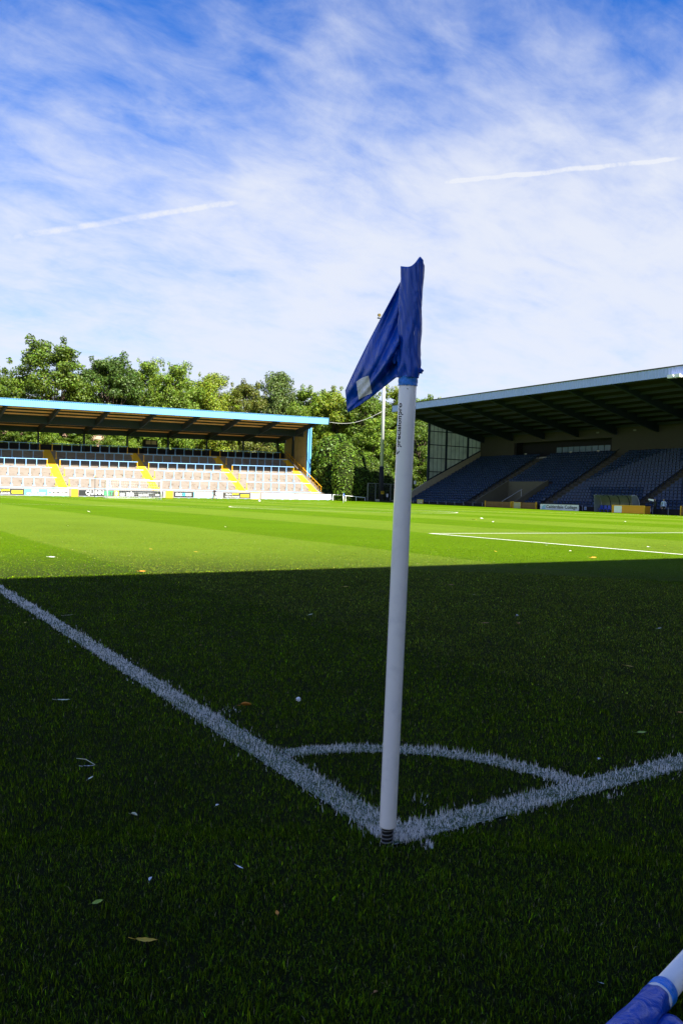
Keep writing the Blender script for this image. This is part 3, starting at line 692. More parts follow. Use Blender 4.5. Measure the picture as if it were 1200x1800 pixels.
board(138.8, 291, 'long black board behind the goal with white, green and yellow lettering', C_BK, parts=[('QUINN', 0.075, 0.275, 0.08, 0.96, C_WH, 0.03), ('BET', 0.285, 0.385, 0.14, 0.90, C_GRN, 0.03), (0.395, 0.445, 0.05, 0.97, C_YB), ('0', 0.405, 0.435, 0.15, 0.85, C_WH, 0.04), ('nulo', 0.535, 0.625, 0.12, 0.92, C_WH, 0.03), (0.46, 0.515, 0.1, 0.6, C_GY), ('IT IS ALL ABOUT', 0.68, 0.86, 0.55, 0.75, C_GY, 0.01), ('HEALTHIER', 0.68, 0.8, 0.15, 0.45, C_WH, 0.02), ('nulo', 0.88, 0.93, 0.2, 0.6, C_WH, 0.02), (0.975, 0.998, 0.02, 0.98, C_WH)])
board(291.5, 304.5, 'orange access gate right of the far goal', C_OR, 0.05, 1.02, frame=M_YRAIL, feet=False, cat='gate', name='access_gate', parts=[(0.08, 0.92, 0.48, 0.54, M_YRAIL)])
board(306, 375, 'black and sky blue board lettered nexus', C_BK, parts=[('ne', 0.04, 0.20, 0.25, 0.80, C_WH, 0.03), ('x', 0.205, 0.285, 0.25, 0.80, C_LC, 0.03), ('us', 0.29, 0.44, 0.25, 0.80, C_WH, 0.03), (0.50, 0.998, 0.01, 0.99, C_LB), ('SOLUTIONS', 0.56, 0.92, 0.3, 0.7, C_WH, 0.02)])
board(378, 392, 'small white board between the nexus board and the charcoal board', C_WH, parts=[('CLUB', 0.1, 0.9, 0.15, 0.85, C_GY, 0.03)])
board(392.5, 440, 'charcoal board with yellow script and lozenge right of the walking person', C_DK, parts=[(0.64, 0.96, 0.22, 0.72, C_YB), ('pixel', 0.33, 0.56, 0.52, 0.96, C_YB, 0.02), ('YELLOW', 0.08, 0.31, 0.55, 0.85, C_WH, 0.02), ('YOUR ALL IN GARAGES', 0.06, 0.6, 0.12, 0.4, C_WH, 0.02)])
board(440.5, 457, 'buff access gate left of the long plain white board', C_PK, 0.05, 1.0, frame=M_YRAIL, feet=False, cat='gate', name='access_gate', parts=[(0.0, 0.2, 0.0, 1.0, C_GY)])
board(460, 518, 'long plain white board with no lettering', C_WH)
board(518.5, 584, 'white board lettered HX twice with a grey end', C_WH, parts=[(0.002, 0.10, 0.01, 0.99, C_GY), ('HX', 0.15, 0.25, 0.4, 0.75, C_GY, 0.01), ('HX', 0.55, 0.66, 0.4, 0.75, C_GY, 0.01), (0.965, 0.998, 0.05, 0.95, C_GY)])
board(586.5, 610, 'low grey board in an orange frame beside the far corner flag', C_GY, 0.12, 0.72, frame=C_OR, feet=False, y=111.2)

# ------------------------------------------------------------------ far goal
def make_goal():
    gx, gy = PW/2, PL-LW/2
    r = empty('football_goal', (gx, gy, 0), 'white football goal with net at the far end', 'goal')
    for s in (-1, 1):
        MB().tube([(gx+s*3.72, gy, 0), (gx+s*3.72, gy, 2.50)], 0.07, 10).build('post', M_WHITE, r, True)
        MB().tube([(gx+s*3.72, gy+0.06, 2.44), (gx+s*3.72, gy+1.0, 2.42), (gx+s*3.72, gy+1.9, 0.05)], 0.028, 6).build('net_support', M_WHITE, r, True)
    MB().tube([(gx-3.78, gy, 2.50), (gx+3.78, gy, 2.50)], 0.065, 10).build('crossbar', M_WHITE, r, True)
    MB().tube([(gx-3.72, gy+0.07, 0.04), (gx-3.72, gy+1.9, 0.04), (gx+3.72, gy+1.9, 0.04), (gx+3.72, gy+0.07, 0.04)], 0.035, 6).build('ground_frame', M_WHITE, r, True)
    b = MB(); t = 0.0045
    def P(u, v):                         # u along the goal, v from the crossbar back and down
        if v < 1: return np.array([gx+u, gy+0.06+0.94*v, 2.46])
        k = v-1; return np.array([gx+u, gy+1.0+0.9*k, 2.46-2.42*k-0.12*math.sin(math.pi*k)])
    vs = [i*0.125 for i in range(0, 17)]
    for i in range(32):
        u = -3.72+7.44*i/31
        for a, c in zip(vs, vs[1:]):
            p, q = P(u, a), P(u, c); b.face([b.pt(p-[t, 0, 0]), b.pt(p+[t, 0, 0]), b.pt(q+[t, 0, 0]), b.pt(q-[t, 0, 0])])
    for v in vs:
        p, q = P(-3.72, v), P(3.72, v); b.face([b.pt(p-[0, 0, t]), b.pt(q-[0, 0, t]), b.pt(q+[0, 0, t]), b.pt(p+[0, 0, t])])
    for s in (-1, 1):
        for i in range(9):
            z = 0.1+i*0.28; ymax = gy+1.9-(0.9*z/2.42); b.face([b.pt(gx+s*3.72, gy+0.07, z-t), b.pt(gx+s*3.72, ymax, z-t), b.pt(gx+s*3.72, ymax, z+t), b.pt(gx+s*3.72, gy+0.07, z+t)])
        for i in range(7):
            y = gy+0.2+i*0.25; zt = 2.42 if y < gy+1 else 2.42-(y-gy-1.0)/0.9*2.4
            b.face([b.pt(gx+s*3.72, y-t, 0.05), b.pt(gx+s*3.72, y+t, 0.05), b.pt(gx+s*3.72, y+t, zt), b.pt(gx+s*3.72, y-t, zt)])
    n = b.build('net', mat('net_cord', (0.7, 0.7, 0.7), 0.8), r); n['kind'] = 'stuff'
make_goal()
def thin_pole(px, Y, h, label, name, mt, capm, cr=0.09, rad=0.035):
    x = float(onY(px, 870, Y)[0]); z = float(bank(np.array([x]), np.array([Y]))[0]); r = empty(name, (x, Y, z), label, 'pole')
    MB().tube([(x, Y, z-0.02), (x, Y, z+h)], rad, 8).build('shaft', mt, r, True)
    MB().tube([(x, Y, z+h), (x, Y, z+h+0.05), (x, Y, z+h+0.2), (x, Y, z+h+0.25)], [rad*.8, cr, cr, rad*.6], 8).build('cap', capm, r, True)
thin_pole(167, 107.5, 2.75, 'thin dark pole with a yellow tip left of the far goal', 'net_pole', M_BLACK, M_YRAIL)
thin_pole(269.5, 107.6, 1.0, 'short dark peg standing behind the net of the far goal', 'net_peg', M_BLACK, M_BLACK, 0.04)
thin_pole(456, 107.5, 1.25, 'thin grey pole with a yellow tip in front of the buff gate', 'marker_pole', cm('grey_pole_paint', (0.3, 0.3, 0.3)), M_YRAIL, 0.06)
# ball
bxp = onz(456, 882.5); bm = bmesh.new(); bmesh.ops.create_icosphere(bm, subdivisions=3, radius=0.16); me = bpy.data.meshes.new('football'); bm.to_mesh(me); bm.free()
me.materials.append(M_WHITE); me.materials.append(M_BLACK)
for p in me.polygons:
    p.use_smooth = True; c = p.center.normalized()
    p.material_index = 1 if any(c.dot(Vector(d).normalized()) > 0.955 for d in [(0, .85, .53), (0, -.85, .53), (0, .85, -.53), (0, -.85, -.53), (.53, 0, .85), (-.53, 0, .85), (.53, 0, -.85), (-.53, 0, -.85), (.85, .53, 0), (-.85, .53, 0), (.85, -.53, 0), (-.85, -.53, 0)]) else 0
tag(link('football', me, loc=(bxp[0], bxp[1], 0.16)), 'white football on the far grass in front of the buff gate', 'ball')
# far corner flag
cx, cy = PW-0.05, PL-0.3
r = empty('corner_flag', (cx, cy, 0), 'small far corner flag, white post with a blue top', 'flag')
MB().tube([(cx, cy, 0), (cx, cy, 1.5)], 0.05, 8).build('pole', M_WHITE, r, True)
b = MB(); b.prism([(cx-0.03, 1.12), (cx+0.06, 1.10), (cx+0.22, 1.30), (cx+0.06, 1.62), (cx-0.03, 1.58)], 1, cy-0.062, cy-0.052); b.build('flag', M_CLOTH, r)

# ------------------------------------------------------------------ things in front of the seated stand
XB = 71.5
def boxy(name, label, cat, comps, loc, group=None):
    r = empty(name, loc, label, cat, group)
    for nm, bxs, mt in comps:
        b = MB()
        for a, c in bxs: b.box(a, c)
        b.build(nm, mt, r)
    return r
sg_ = boxy('advertising_board', 'white board with teal emblem and black Calderdale College lettering', 'board', [
    ('panel', [((XB, 61.45, 0.08), (XB+0.05, 67.4, 0.80))], cm('white_sign_face', (0.72, 0.73, 0.75))),
    ('frame', [((XB-0.01, 61.43, 0.80), (XB+0.06, 67.42, 0.83)), ((XB-0.01, 61.43, 0.05), (XB+0.06, 67.42, 0.08))], M_STEEL),
    ('emblem', [((XB-0.012, 66.55+i*0.19, 0.22+j*0.16), (XB-0.001, 66.70+i*0.19, 0.34+j*0.16)) for i in range(3) for j in range(3) if (i+j) != 4], C_LC),
    ('foot', [((XB-0.1, 62.4, 0), (XB+0.4, 62.5, 0.05))], M_STEEL), ('foot', [((XB-0.1, 66.3, 0), (XB+0.4, 66.4, 0.05))], M_STEEL)], (XB, 64.4, 0))
flat_text('Calderdale College', 1.0, lambda u, v: (XB-0.012, 66.42-u, 0.20+v), M_INK, sg_, width=4.75, height=0.50, bold=0.015)
# wooden barriers by the opening
M_WOOD = mat('brown_barrier_board', (0.22, 0.12, 0.04), 0.8, 0.2, vary=0.25, vscale=2)
for k, (ya, yb) in enumerate(((72.6, 77.5), (68.3, 72.4))):
    boxy('barrier_gate', ['brown boarded barrier with yellow posts left of the pale panel', 'brown boarded barrier with yellow posts beside the white lettered sign'][k], 'barrier', [
        ('board', [((XB+0.3, ya+0.1, 0.1+i*0.21), (XB+0.36, yb-0.1, 0.29+i*0.21))], M_WOOD) for i in range(4)]+[
        ('post', [((XB+0.25, y, 0), (XB+0.4, y+0.12, 1.02))], M_YRAIL) for y in (ya, yb-0.12)], (XB+0.3, (ya+yb)/2, 0), 'barriers before the seated stand')
for (ya, yb, lb) in ((70.9, 72.1, 'pale panel fixed between the brown barriers'), (90.6, 91.9, 'pale yellow panel below the front row of seats')):
    boxy('pale_panel', lb, 'panel', [('panel', [((XB+0.2, ya, 0.12), (XB+0.24, yb, 0.9))], cm('pale_panel_face', (0.42, 0.40, 0.22))), ('frame', [((XB+0.19, ya, 0.9), (XB+0.25, yb, 0.94)), ((XB+0.19, ya-0.04, 0.0), (XB+0.25, ya, 0.94)), ((XB+0.19, yb, 0.0), (XB+0.25, yb+0.04, 0.94))], M_YRAIL)], (XB+0.2, (ya+yb)/2, 0))
# rail posts below the front seats
m = MB(); m.box((72.9, YA, 0.0), (72.96, YB, 0.03))
pr = empty('pitchside_rail', (72.9, 85, 0), 'low dark pitchside rail below the front row of seats', 'rail')
MB().box((72.88, YA, 0.78), (72.94, YB, 0.84)).build('rail', M_STEEL, pr)
PR = MB().box((-0.03, -0.03, 0), (0.03, 0.03, 0.79)).mesh('rail_post', cm('grey_rail_post', (0.25, 0.26, 0.28)))
for i in range(40): link('post', PR, pr, (72.91, YB-0.8-i*1.9, 0))
# dugout
def dugout():
    ya, yb, x0, x1 = 54.5, 59.6, 72.1, 73.15
    r = empty('dugout', (x0, 57, 0), 'curved dugout shelter with clear roof and blue seats', 'dugout')
    prof = [(x0-0.25, 1.95), (x0+0.15, 2.02), (x0+0.55, 1.93), (x0+0.85, 1.65), (x1, 1.2), (x1, 0.1)]
    n = 4
    for i in range(n+1):
        y = yb+(ya-yb)*i/n
        MB().tube([(x, y, z) for x, z in prof], 0.045, 6).build('frame', M_STEEL if 0 < i < n else cm('pale_hoop', (0.5, 0.52, 0.52)), r)
    for i in range(n):
        a, c = yb+(ya-yb)*i/n-0.05, yb+(ya-yb)*(i+1)/n+0.05
        b = MB(); A = [b.pt(x, a, z+0.02) for x, z in prof]; B = [b.pt(x, c, z+0.02) for x, z in prof]
        for k in range(len(prof)-1): b.face((A[k], A[k+1], B[k+1], B[k]))
        b.build('roof_panel', translucent('clear_sheet_%d' % i, (0.30, 0.31, 0.22), 0.5), r)
    for y in (ya, yb):
        b = MB(); b.prism([(x, z) for x, z in prof]+[(x0-0.1, 0.1)], 1, y-0.01, y+0.01); b.build('side_panel', translucent('side_sheet_%d' % y, (0.35, 0.38, 0.36), 0.5), r)
    for i in range(9):
        y = yb-0.35-i*0.54; b = MB(); b.box((x0+0.3, y-0.2, 0.38), (x0+0.7, y+0.2, 0.45)); b.box((x0+0.68, y-0.2, 0.45), (x0+0.74, y+0.2, 0.85)); b.box((x0+0.45, y-0.04, 0), (x0+0.55, y+0.04, 0.38)); b.build('seat', mat('bright_blue_seat', (0.03, 0.07, 0.45), 0.35), r)
dugout()
boxy('barrier_box', 'orange barrier with a white end panel beside the dugout', 'barrier', [
    ('panel', [((XB-0.6, 52.2, 0.06), (XB-0.54, 56.2, 0.88))], cm('bright_orange_paint', (0.72, 0.30, 0.02))),
    ('side_panel', [((XB-0.535, 52.2, 0.06), (XB+0.5, 52.26, 0.88))], C_OR),
    ('white_panel', [((XB-0.615, 55.0, 0.1), (XB-0.602, 56.0, 0.84))], M_WHITE),
    ('rail', [((XB-0.62, 52.15, 0.88), (XB-0.52, 56.25, 0.93))], M_YRAIL),
    ('post', [((XB-0.63, 56.2, 0), (XB-0.53, 56.3, 0.93))], M_YRAIL), ('post', [((XB-0.63, 52.1, 0), (XB-0.53, 52.19, 0.93))], M_YRAIL)], (XB-0.5, 54, 0))
boxy('barrier_gate', 'brown boarded barrier at the right edge below the pale concrete', 'barrier', [('board', [((XB+0.3, 44.3, 0.1+i*0.21), (XB+0.36, 48.4, 0.29+i*0.21))], M_WOOD) for i in range(4)]+[('post', [((XB+0.25, y, 0), (XB+0.4, y+0.12, 1.02))], M_YRAIL) for y in (44.2, 48.4)], (XB+0.3, 46, 0), 'barriers before the seated stand')
for px, lb in ((1028, 'small white badge on the dark wall left of the dugout'), (1141, 'small white badge on the dark wall below the two people')):
    p = onX(px, 896, 73.18); boxy('wall_badge', lb, 'badge', [('plate', [((73.16, p[1]-0.16, 0.25), (73.19, p[1]+0.16, 0.62))], cm('pale_badge', (0.6, 0.62, 0.7))), ('emblem', [((73.145, p[1]-0.07, 0.32), (73.158, p[1]+0.07, 0.55))], M_COLB)], (73.17, p[1], 0.4))

# ------------------------------------------------------------------ far corner: mast, fences, signs, rail, cable
mx_, my_ = 73.7, 104.0
r = empty('floodlight_mast', (mx_, my_, 0.2), 'tall floodlight mast with a dark lower half by the far corner', 'mast')
MB().tube([(mx_, my_, 0.0), (mx_, my_, 6.1)], [0.40, 0.36], 12).build('lower_shaft', M_DWALL, r, True)
MB().tube([(mx_, my_, 6.1), (mx_, my_, 30.0)], [0.30, 0.20], 12).build('upper_shaft', cm('galvanised_mast', (0.42, 0.43, 0.46)), r, True)
MB().box((mx_-1.6, my_-0.08, 29.7), (mx_+2.4, my_+0.08, 29.9)).build('crossarm', M_STEEL, r)
for i in range(5): MB().tube([(mx_-1.45+i*0.9, my_-0.35, 30.2), (mx_-1.45+i*0.9, my_-0.1, 30.25), (mx_-1.45+i*0.9, my_+0.1, 30.2)], [0.26, 0.26, 0.1], 10).build('lamp', mat('bronze_lamp', (0.12, 0.09, 0.03), 0.4), r)
M_MESH = mat('dark_fence_mesh', (0.03, 0.03, 0.03), 0.6)
def fence(x0, x1, y, h, label, n):
    r = empty('mesh_fence', ((x0+x1)/2, y, 0.2), label, 'fence')
    for i in range(n+1):
        x = x0+(x1-x0)*i/n; MB().box((x-0.06, y-0.06, 0), (x+0.06, y+0.06, h)).build('post', cm('grey_fence_post', (0.22, 0.23, 0.22)), r)
    MB().box((x0, y-0.04, h-0.08), (x1, y+0.04, h)).build('top_rail', MATS['grey_fence_post'], r)
    for i in range(n):
        xa, xb = x0+(x1-x0)*i/n+0.07, x0+(x1-x0)*(i+1)/n-0.07
        b = MB(); k = int((xb-xa)/0.16)
        for j in range(k+1): x = xa+(xb-xa)*j/k; b.box((x-0.02, y-0.01, 0.1), (x+0.02, y+0.01, h-0.1))
        for z in (0.35, h*0.5, h-0.4): b.box((xa, y-0.025, z-0.03), (xb, y-0.011, z+0.03))
        b.build('mesh_panel', M_MESH, r)
fence(72.6, 80.2, 106.2, 3.4, 'dark mesh fence behind the floodlight mast', 5)
def sign(px, py, w, h, Y, label, face, mark=None):
    p = onY(px, py, Y); r = empty('sign', (p[0], Y, p[2]), label, 'sign')
    MB().box((p[0]-w/2, Y, p[2]-h/2), (p[0]+w/2, Y+0.04, p[2]+h/2)).build('plate', face, r)
    if mark: 
        b = MB(); b.box((p[0]-w*0.25, Y-0.012, p[2]-h*0.3), (p[0]-w*0.08, Y-0.002, p[2]+h*0.25)); b.box((p[0]+w*0.08, Y-0.012, p[2]-h*0.3), (p[0]+w*0.25, Y-0.002, p[2]+h*0.25)); b.box((p[0]-w*0.25, Y-0.012, p[2]+h*0.252), (p[0]+w*0.25, Y-0.002, p[2]+h*0.4)); b.build('symbol', mark, r)
    MB().box((p[0]-0.05, Y+0.05, 0.0), (p[0]+0.05, Y+0.13, p[2]+h/2)).build('post', M_STEEL, r)
sign(672, 866, 0.5, 0.5, 103.4, 'yellow square sign with a dark symbol on the mast', cm('sign_yellow', (0.70, 0.45, 0.02)), M_INK)
sign(680.5, 871, 0.34, 0.55, 105.6, 'small white notice on the fence right of the mast', M_WHITE)
sign(663.5, 881, 0.72, 0.62, 103.0, 'pale box sign at the foot of the mast', cm('pale_box', (0.45, 0.46, 0.33)))
sign(689.5, 882, 0.4, 0.55, 103.0, 'pale box sign half hidden behind the flag pole', MATS['pale_box'])
sign(729, 848, 0.42, 0.55, 99.2, 'small white notice above the end parapet of the seated stand', M_WHITE)
r = empty('boundary_rail', (71.5, 109.5, 0.4), 'white tubular rail between the far corner flag and the fence', 'rail')
pts = [(68.2, 109.8), (69.9, 108.6), (71.3, 107.6), (72.6, 106.9)]
MB().tube([(x, y, 1.35-0.12*i) for i, (x, y) in enumerate(pts)], 0.045, 6).build('rail', M_WHITE, r)
for i, (x, y) in enumerate(pts): MB().tube([(x, y, 0.0), (x, y, 1.35-0.12*i)], 0.045, 6).build('post', M_WHITE, r)
a, b_ = onY(577, 742, 112.4), np.array([mx_-0.3, my_, float(onY(672, 724, my_)[2])])
pts = [a+(b_-a)*t+np.array([0, 0, -0.9*math.sin(math.pi*t)]) for t in np.linspace(0, 1, 13)]
o = MB().tube(pts, 0.035, 5).build('overhead_cable', cm('pale_cable', (0.5, 0.5, 0.48)), None, True); tag(o, 'pale sagging cable from the roof corner towards the mast', 'cable')

# ------------------------------------------------------------------ trees, hedge, bushes
def leaf_cards(lobes, per_area, size, tint, spread=0.28, hue=0.25, flat=0.35):
    """small leaf-clump faces spread through the outer shell of each lobe; returns V, tint colours"""
    Vs, Cs = [], []
    for (c, rad) in lobes:
        c = np.array(c, float); rad = np.array(rad, float)
        n = int(per_area*(rad[0]*rad[1]+rad[1]*rad[2]+rad[0]*rad[2])/3*4*math.pi)
        d = rng.normal(size=(n, 3)); d /= np.linalg.norm(d, axis=1, keepdims=True)
        rr = 1.0-np.abs(rng.normal(0, spread, n)); rr = np.clip(rr, 0.25, 1.08)
        p = c+d*rad*rr[:, None]
        nn = d+rng.normal(0, 0.65, (n, 3))+np.array([0, 0, flat]); nn /= np.linalg.norm(nn, axis=1, keepdims=True)
        t = np.cross(nn, rng.normal(size=(n, 3))); t /= np.linalg.norm(t, axis=1, keepdims=True); b = np.cross(nn, t)
        s = size*rng.uniform(0.55, 1.25, (n, 1))
        q = np.stack((p-t*s, p-b*s*0.55+nn*s*.12, p+t*s, p+b*s*0.55+nn*s*.12), 1)
        Vs.append(q.reshape(-1, 3))
        lob = rng.normal(0, 0.10); k = np.exp(rng.normal(lob, hue, n))[:, None]
        col = np.array(tint)*k; col[:, 0] *= np.exp(rng.normal(0, 0.14, n)); Cs.append(np.repeat(col, 4, 0))
    return np.concatenate(Vs), np.concatenate(Cs)
def card_obj(name, V, C, parent, mt=M_LEAF):
    n = len(V)//4; return link(name, fast_mesh(name, V, np.full(n, 4), np.arange(n*4), mt, C), parent)
PROTO = {}
def tree_proto(tint, airy, low, variant):
    """crown and trunk meshes of a 20 m tree 10 m across, shared between alike trees"""
    key = (tint, airy, low, variant)
    if key in PROTO: return PROTO[key]
    rs = random.Random(repr(key)); h, wid = 20.0, 5.0; zc = h*(low+(1-low)/2); hz = h*(1-low)/2; L = []
    rnd = variant == 1
    for i in range(120 if rnd else 84):
        a = rs.uniform(0, 2*math.pi); u = rs.uniform(-0.97, 0.95); ww = (1-abs(u)**2.3)**0.5*(0.9 if u > 0 else 1.0)*rs.uniform(0.85, 1.15)
        k = rs.uniform(0.55, 0.93) if rnd else rs.uniform(0.3, 0.92); R = wid*(rs.uniform(0.17, 0.27) if rnd else rs.uniform(0.18, 0.36))
        L.append(((math.cos(a)*wid*ww*k, math.sin(a)*wid*ww*k, zc+u*hz*0.88), (R*rs.uniform(.8, 1.35), R*rs.uniform(.8, 1.35), R*rs.uniform(0.5, 0.8))))
    for i in range(14 if rnd else 26):                                # ragged sprigs that break the outline
        a = rs.uniform(0, 2*math.pi); u = rs.uniform(-0.6, 0.98); ww = (1-abs(u)**2.3)**0.5; R = wid*rs.uniform(0.06, 0.13)
        L.append(((math.cos(a)*wid*ww*1.06, math.sin(a)*wid*ww*1.06, zc+u*hz), (R, R, R*1.3)))
    V, C = leaf_cards(L, 24.0 if not airy else 17.0, 0.165, tint, 0.33, 0.28)
    n = len(V)//4; crown = fast_mesh('crown', V, np.full(n, 4), np.arange(n*4), M_LEAF, C)
    b = MB(); lean = rs.uniform(-.5, .5)
    b.tube([(0, 0, -0.2), (lean*.3, 0, h*0.25), (lean, 0, h*0.5), (lean*.8, 0, h*0.74)], [h*0.020, h*0.016, h*0.010, h*0.002], 8)
    for (c, R) in L[:40]:
        zs = h*rs.uniform(0.15, 0.6); st = np.array([lean*min(1, zs/h*2), 0, zs]); e = np.array(c); mid = (st+e)/2+np.array([rs.uniform(-.4, .4), rs.uniform(-.4, .4), -0.04*h*rs.random()])
        b.tube([st, mid, e], [h*0.007, h*0.0045, h*0.0012], 5)
    PROTO[key] = (crown, b.mesh('trunk', M_BARK, True)); return PROTO[key]
def make_tree(x, y, h, wid, label, tint, low=0.2, airy=False, group='trees behind the far stand', **k):
    r = empty('tree', (x, y, 0), label, 'tree', group)
    crown, trunk = tree_proto(tint, airy, 0.2 if low > 0.12 else 0.06, k.get('rnd', 0))
    rz_ = random.Random(int(x*31+y*7)).uniform(0, 6.28)
    for nm, me in (('trunk', trunk), ('crown', crown)):
        o = link(nm, me, r, (x, y, 0)); o.rotation_euler = (0, 0, rz_); o.scale = (wid*1.16/5, wid*1.16/5, h/20)
    return r
OAK = (0.070, 0.118, 0.009); LIME = (0.105, 0.172, 0.013); DEEP = (0.046, 0.088, 0.011); RUST = (0.088, 0.108, 0.013); YEL = (0.132, 0.182, 0.011)
def tree_px(px, top, Y, wid, label, tint, **k):
    p = onY(px, top, Y); return make_tree(float(p[0]), Y, float(p[2])+0.2, wid, label, tint, **k)
tree_px(-22, 636, 141, 4.6, 'dark tree cut by the left edge of the picture', OAK, low=0.25)
tree_px(92, 592, 139, 6.2, 'tallest broad rounded tree above the left end of the stand roof', OAK, rnd=1, lobes=80, lr=0.28, low=0.22)
tree_px(197, 622, 141, 5.4, 'dense dark green tree next to the tallest rounded tree', DEEP, rnd=1, lobes=70, low=0.22)
tree_px(262, 628, 146, 4.4, 'slim light green tree right of the dense dark tree', LIME, airy=True, low=0.2)
tree_px(312, 634, 140, 4.2, 'pale airy tree with white gaps above the roof', LIME, airy=True, low=0.2, size=0.32)
tree_px(372, 652, 142, 4.6, 'bright yellow green tree above the middle of the roof', YEL, airy=True, low=0.2)
tree_px(433, 668, 140, 4.2, 'rust tinged darker tree above the roof', RUST, low=0.2)
tree_px(489, 648, 146, 4.0, 'thin pointed tree rising behind the right end of the roof', (0.07, 0.11, 0.02), airy=True, low=0.2, size=0.32)
tree_px(543, 680, 140, 4.6, 'rounded green tree above the right end of the roof', LIME, low=0.15)
tree_px(592, 683, 136, 5.0, 'yellow green tree behind the pennant of the flag', YEL, low=0.08, lobes=64)
tree_px(642, 676, 131, 5.0, 'bushy green tree left of the mast', OAK, low=0.06, lobes=64)
tree_px(700, 676, 134, 5.2, 'golden green tree behind the flag pole', YEL, low=0.08, lobes=64)
tree_px(752, 694, 128, 4.6, 'tree showing between the flag pole and the seated stand', LIME, low=0.05, lobes=64)
tree_px(660, 730, 119, 4.2, 'lower yellow green tree behind the clipped hedge', LIME, low=0.05, lobes=56, size=0.32)
tree_px(735, 735, 113, 3.6, 'leafy tree beside the glazed screen of the seated stand', OAK, low=0.02, lobes=56, size=0.30)
for i, (px, tp) in enumerate(((40, 655), (145, 668), (232, 662), (292, 668), (345, 672), (402, 688), (462, 690), (516, 694), (572, 700), (622, 700), (722, 705))):
    tree_px(px, tp, 152 if i < 9 else 140, 5.2, ['back row tree filling the gap left of the tallest rounded tree', 'back row tree between the tallest tree and the dense dark tree', 'back row tree behind the slim light green tree', 'back row tree left of the pale airy tree', 'back row tree right of the pale airy tree', 'back row tree left of the rust tinged tree', 'back row tree right of the rust tinged tree', 'back row tree behind the right end of the roof', 'back row tree left of the pennant', 'back row tree between the pennant and the mast', 'back row tree just right of the flag pole'][i], (LIME, OAK, YEL)[i % 3], low=0.12, lobes=54, group='back row of trees')
# lower growth seen through the gap under the roof
for i, (px, tp, w) in enumerate(((20, 742, 3.6), (80, 748, 3.4), (150, 750, 3.2), (215, 752, 3.0))):
    tree_px(px, tp, 133.5, w, ['low leafy tree seen under the roof at the left edge', 'low leafy tree under the roof behind the first yellow aisle', 'low leafy tree under the roof left of the goal', 'low leafy tree under the roof above the goal'][i], LIME if i % 2 else OAK, low=0.42, lobes=36, size=0.30)
w = MB(); w.box((2, 137.0, -0.3), (39, 137.4, 10.5)); r = empty('boundary_wall', (20, 137, 0), 'long pinkish boundary wall seen under the stand roof', 'wall')
w.build('wall', mat('pink_render', (0.42, 0.27, 0.20), 0.9, 0.1, vary=0.15, vscale=0.5), r); MB().box((2, 136.9, 10.5), (39, 137.5, 10.65)).build('coping', M_CONC2, r)

def bush(name, label, cat, lobes, per, size, tint, core=0.86, hue=0.2, group=None):
    c0 = np.array(lobes[0][0]); r = empty(name, (c0[0], c0[1], 0.2), label, cat, group)
    V, C = leaf_cards(lobes, per, size, tint, 0.12, hue, 0.15); card_obj('foliage', V, C, r)
    bm = bmesh.new()
    for c, rad in lobes: bmesh.ops.create_icosphere(bm, subdivisions=2, radius=core, matrix=Matrix.Translation(Vector(c)) @ Matrix.Diagonal((*rad, 1)))
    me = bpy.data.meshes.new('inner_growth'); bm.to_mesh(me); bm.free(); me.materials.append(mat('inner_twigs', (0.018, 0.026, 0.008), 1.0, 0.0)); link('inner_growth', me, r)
    MB().tube([(c0[0], c0[1], -0.1), (c0[0], c0[1], float(c0[2]))], 0.15, 6).build('stem', M_BARK, r)
HED = (0.085, 0.150, 0.010)
bush('hedge', 'tall clipped conifer hedge half in black shadow left of the mast', 'hedge', [((70.6, 109.9, 4.2), (2.5, 2.0, 5.6)), ((73.3, 109.9, 3.8), (2.4, 2.0, 5.2)), ((75.9, 109.9, 3.3), (2.3, 2.0, 4.7)), ((70.8, 110.4, 7.8), (1.8, 1.6, 2.6))], 26, 0.17, HED, 0.9)
bush('hedge', 'smaller rounded conifer hedge right of the mast', 'hedge', [((78.6, 110.0, 3.0), (1.9, 1.9, 4.4)), ((80.6, 110.6, 2.2), (1.7, 1.7, 3.6))], 26, 0.17, HED, 0.9)
bush('shrub', 'loose leafy shrub beside the blue end column of the terrace stand', 'shrub', [((71.4, 116.5, 8.2), (2.6, 2.4, 3.4)), ((70.8, 116.0, 5.4), (1.9, 2.0, 3.2)), ((73.6, 117.0, 9.6), (2.6, 2.2, 2.6)), ((70.4, 115.0, 2.6), (1.3, 1.6, 2.6))], 13, 0.27, (0.075, 0.140, 0.012), 0.8, 0.3)
bush('shrub', 'dark low shrubbery below the blue end column', 'shrub', [((71.6, 114.4, 1.4), (1.6, 1.5, 2.6)), ((69.9, 113.9, 0.9), (1.0, 1.2, 1.6))], 16, 0.2, DEEP, 0.85)

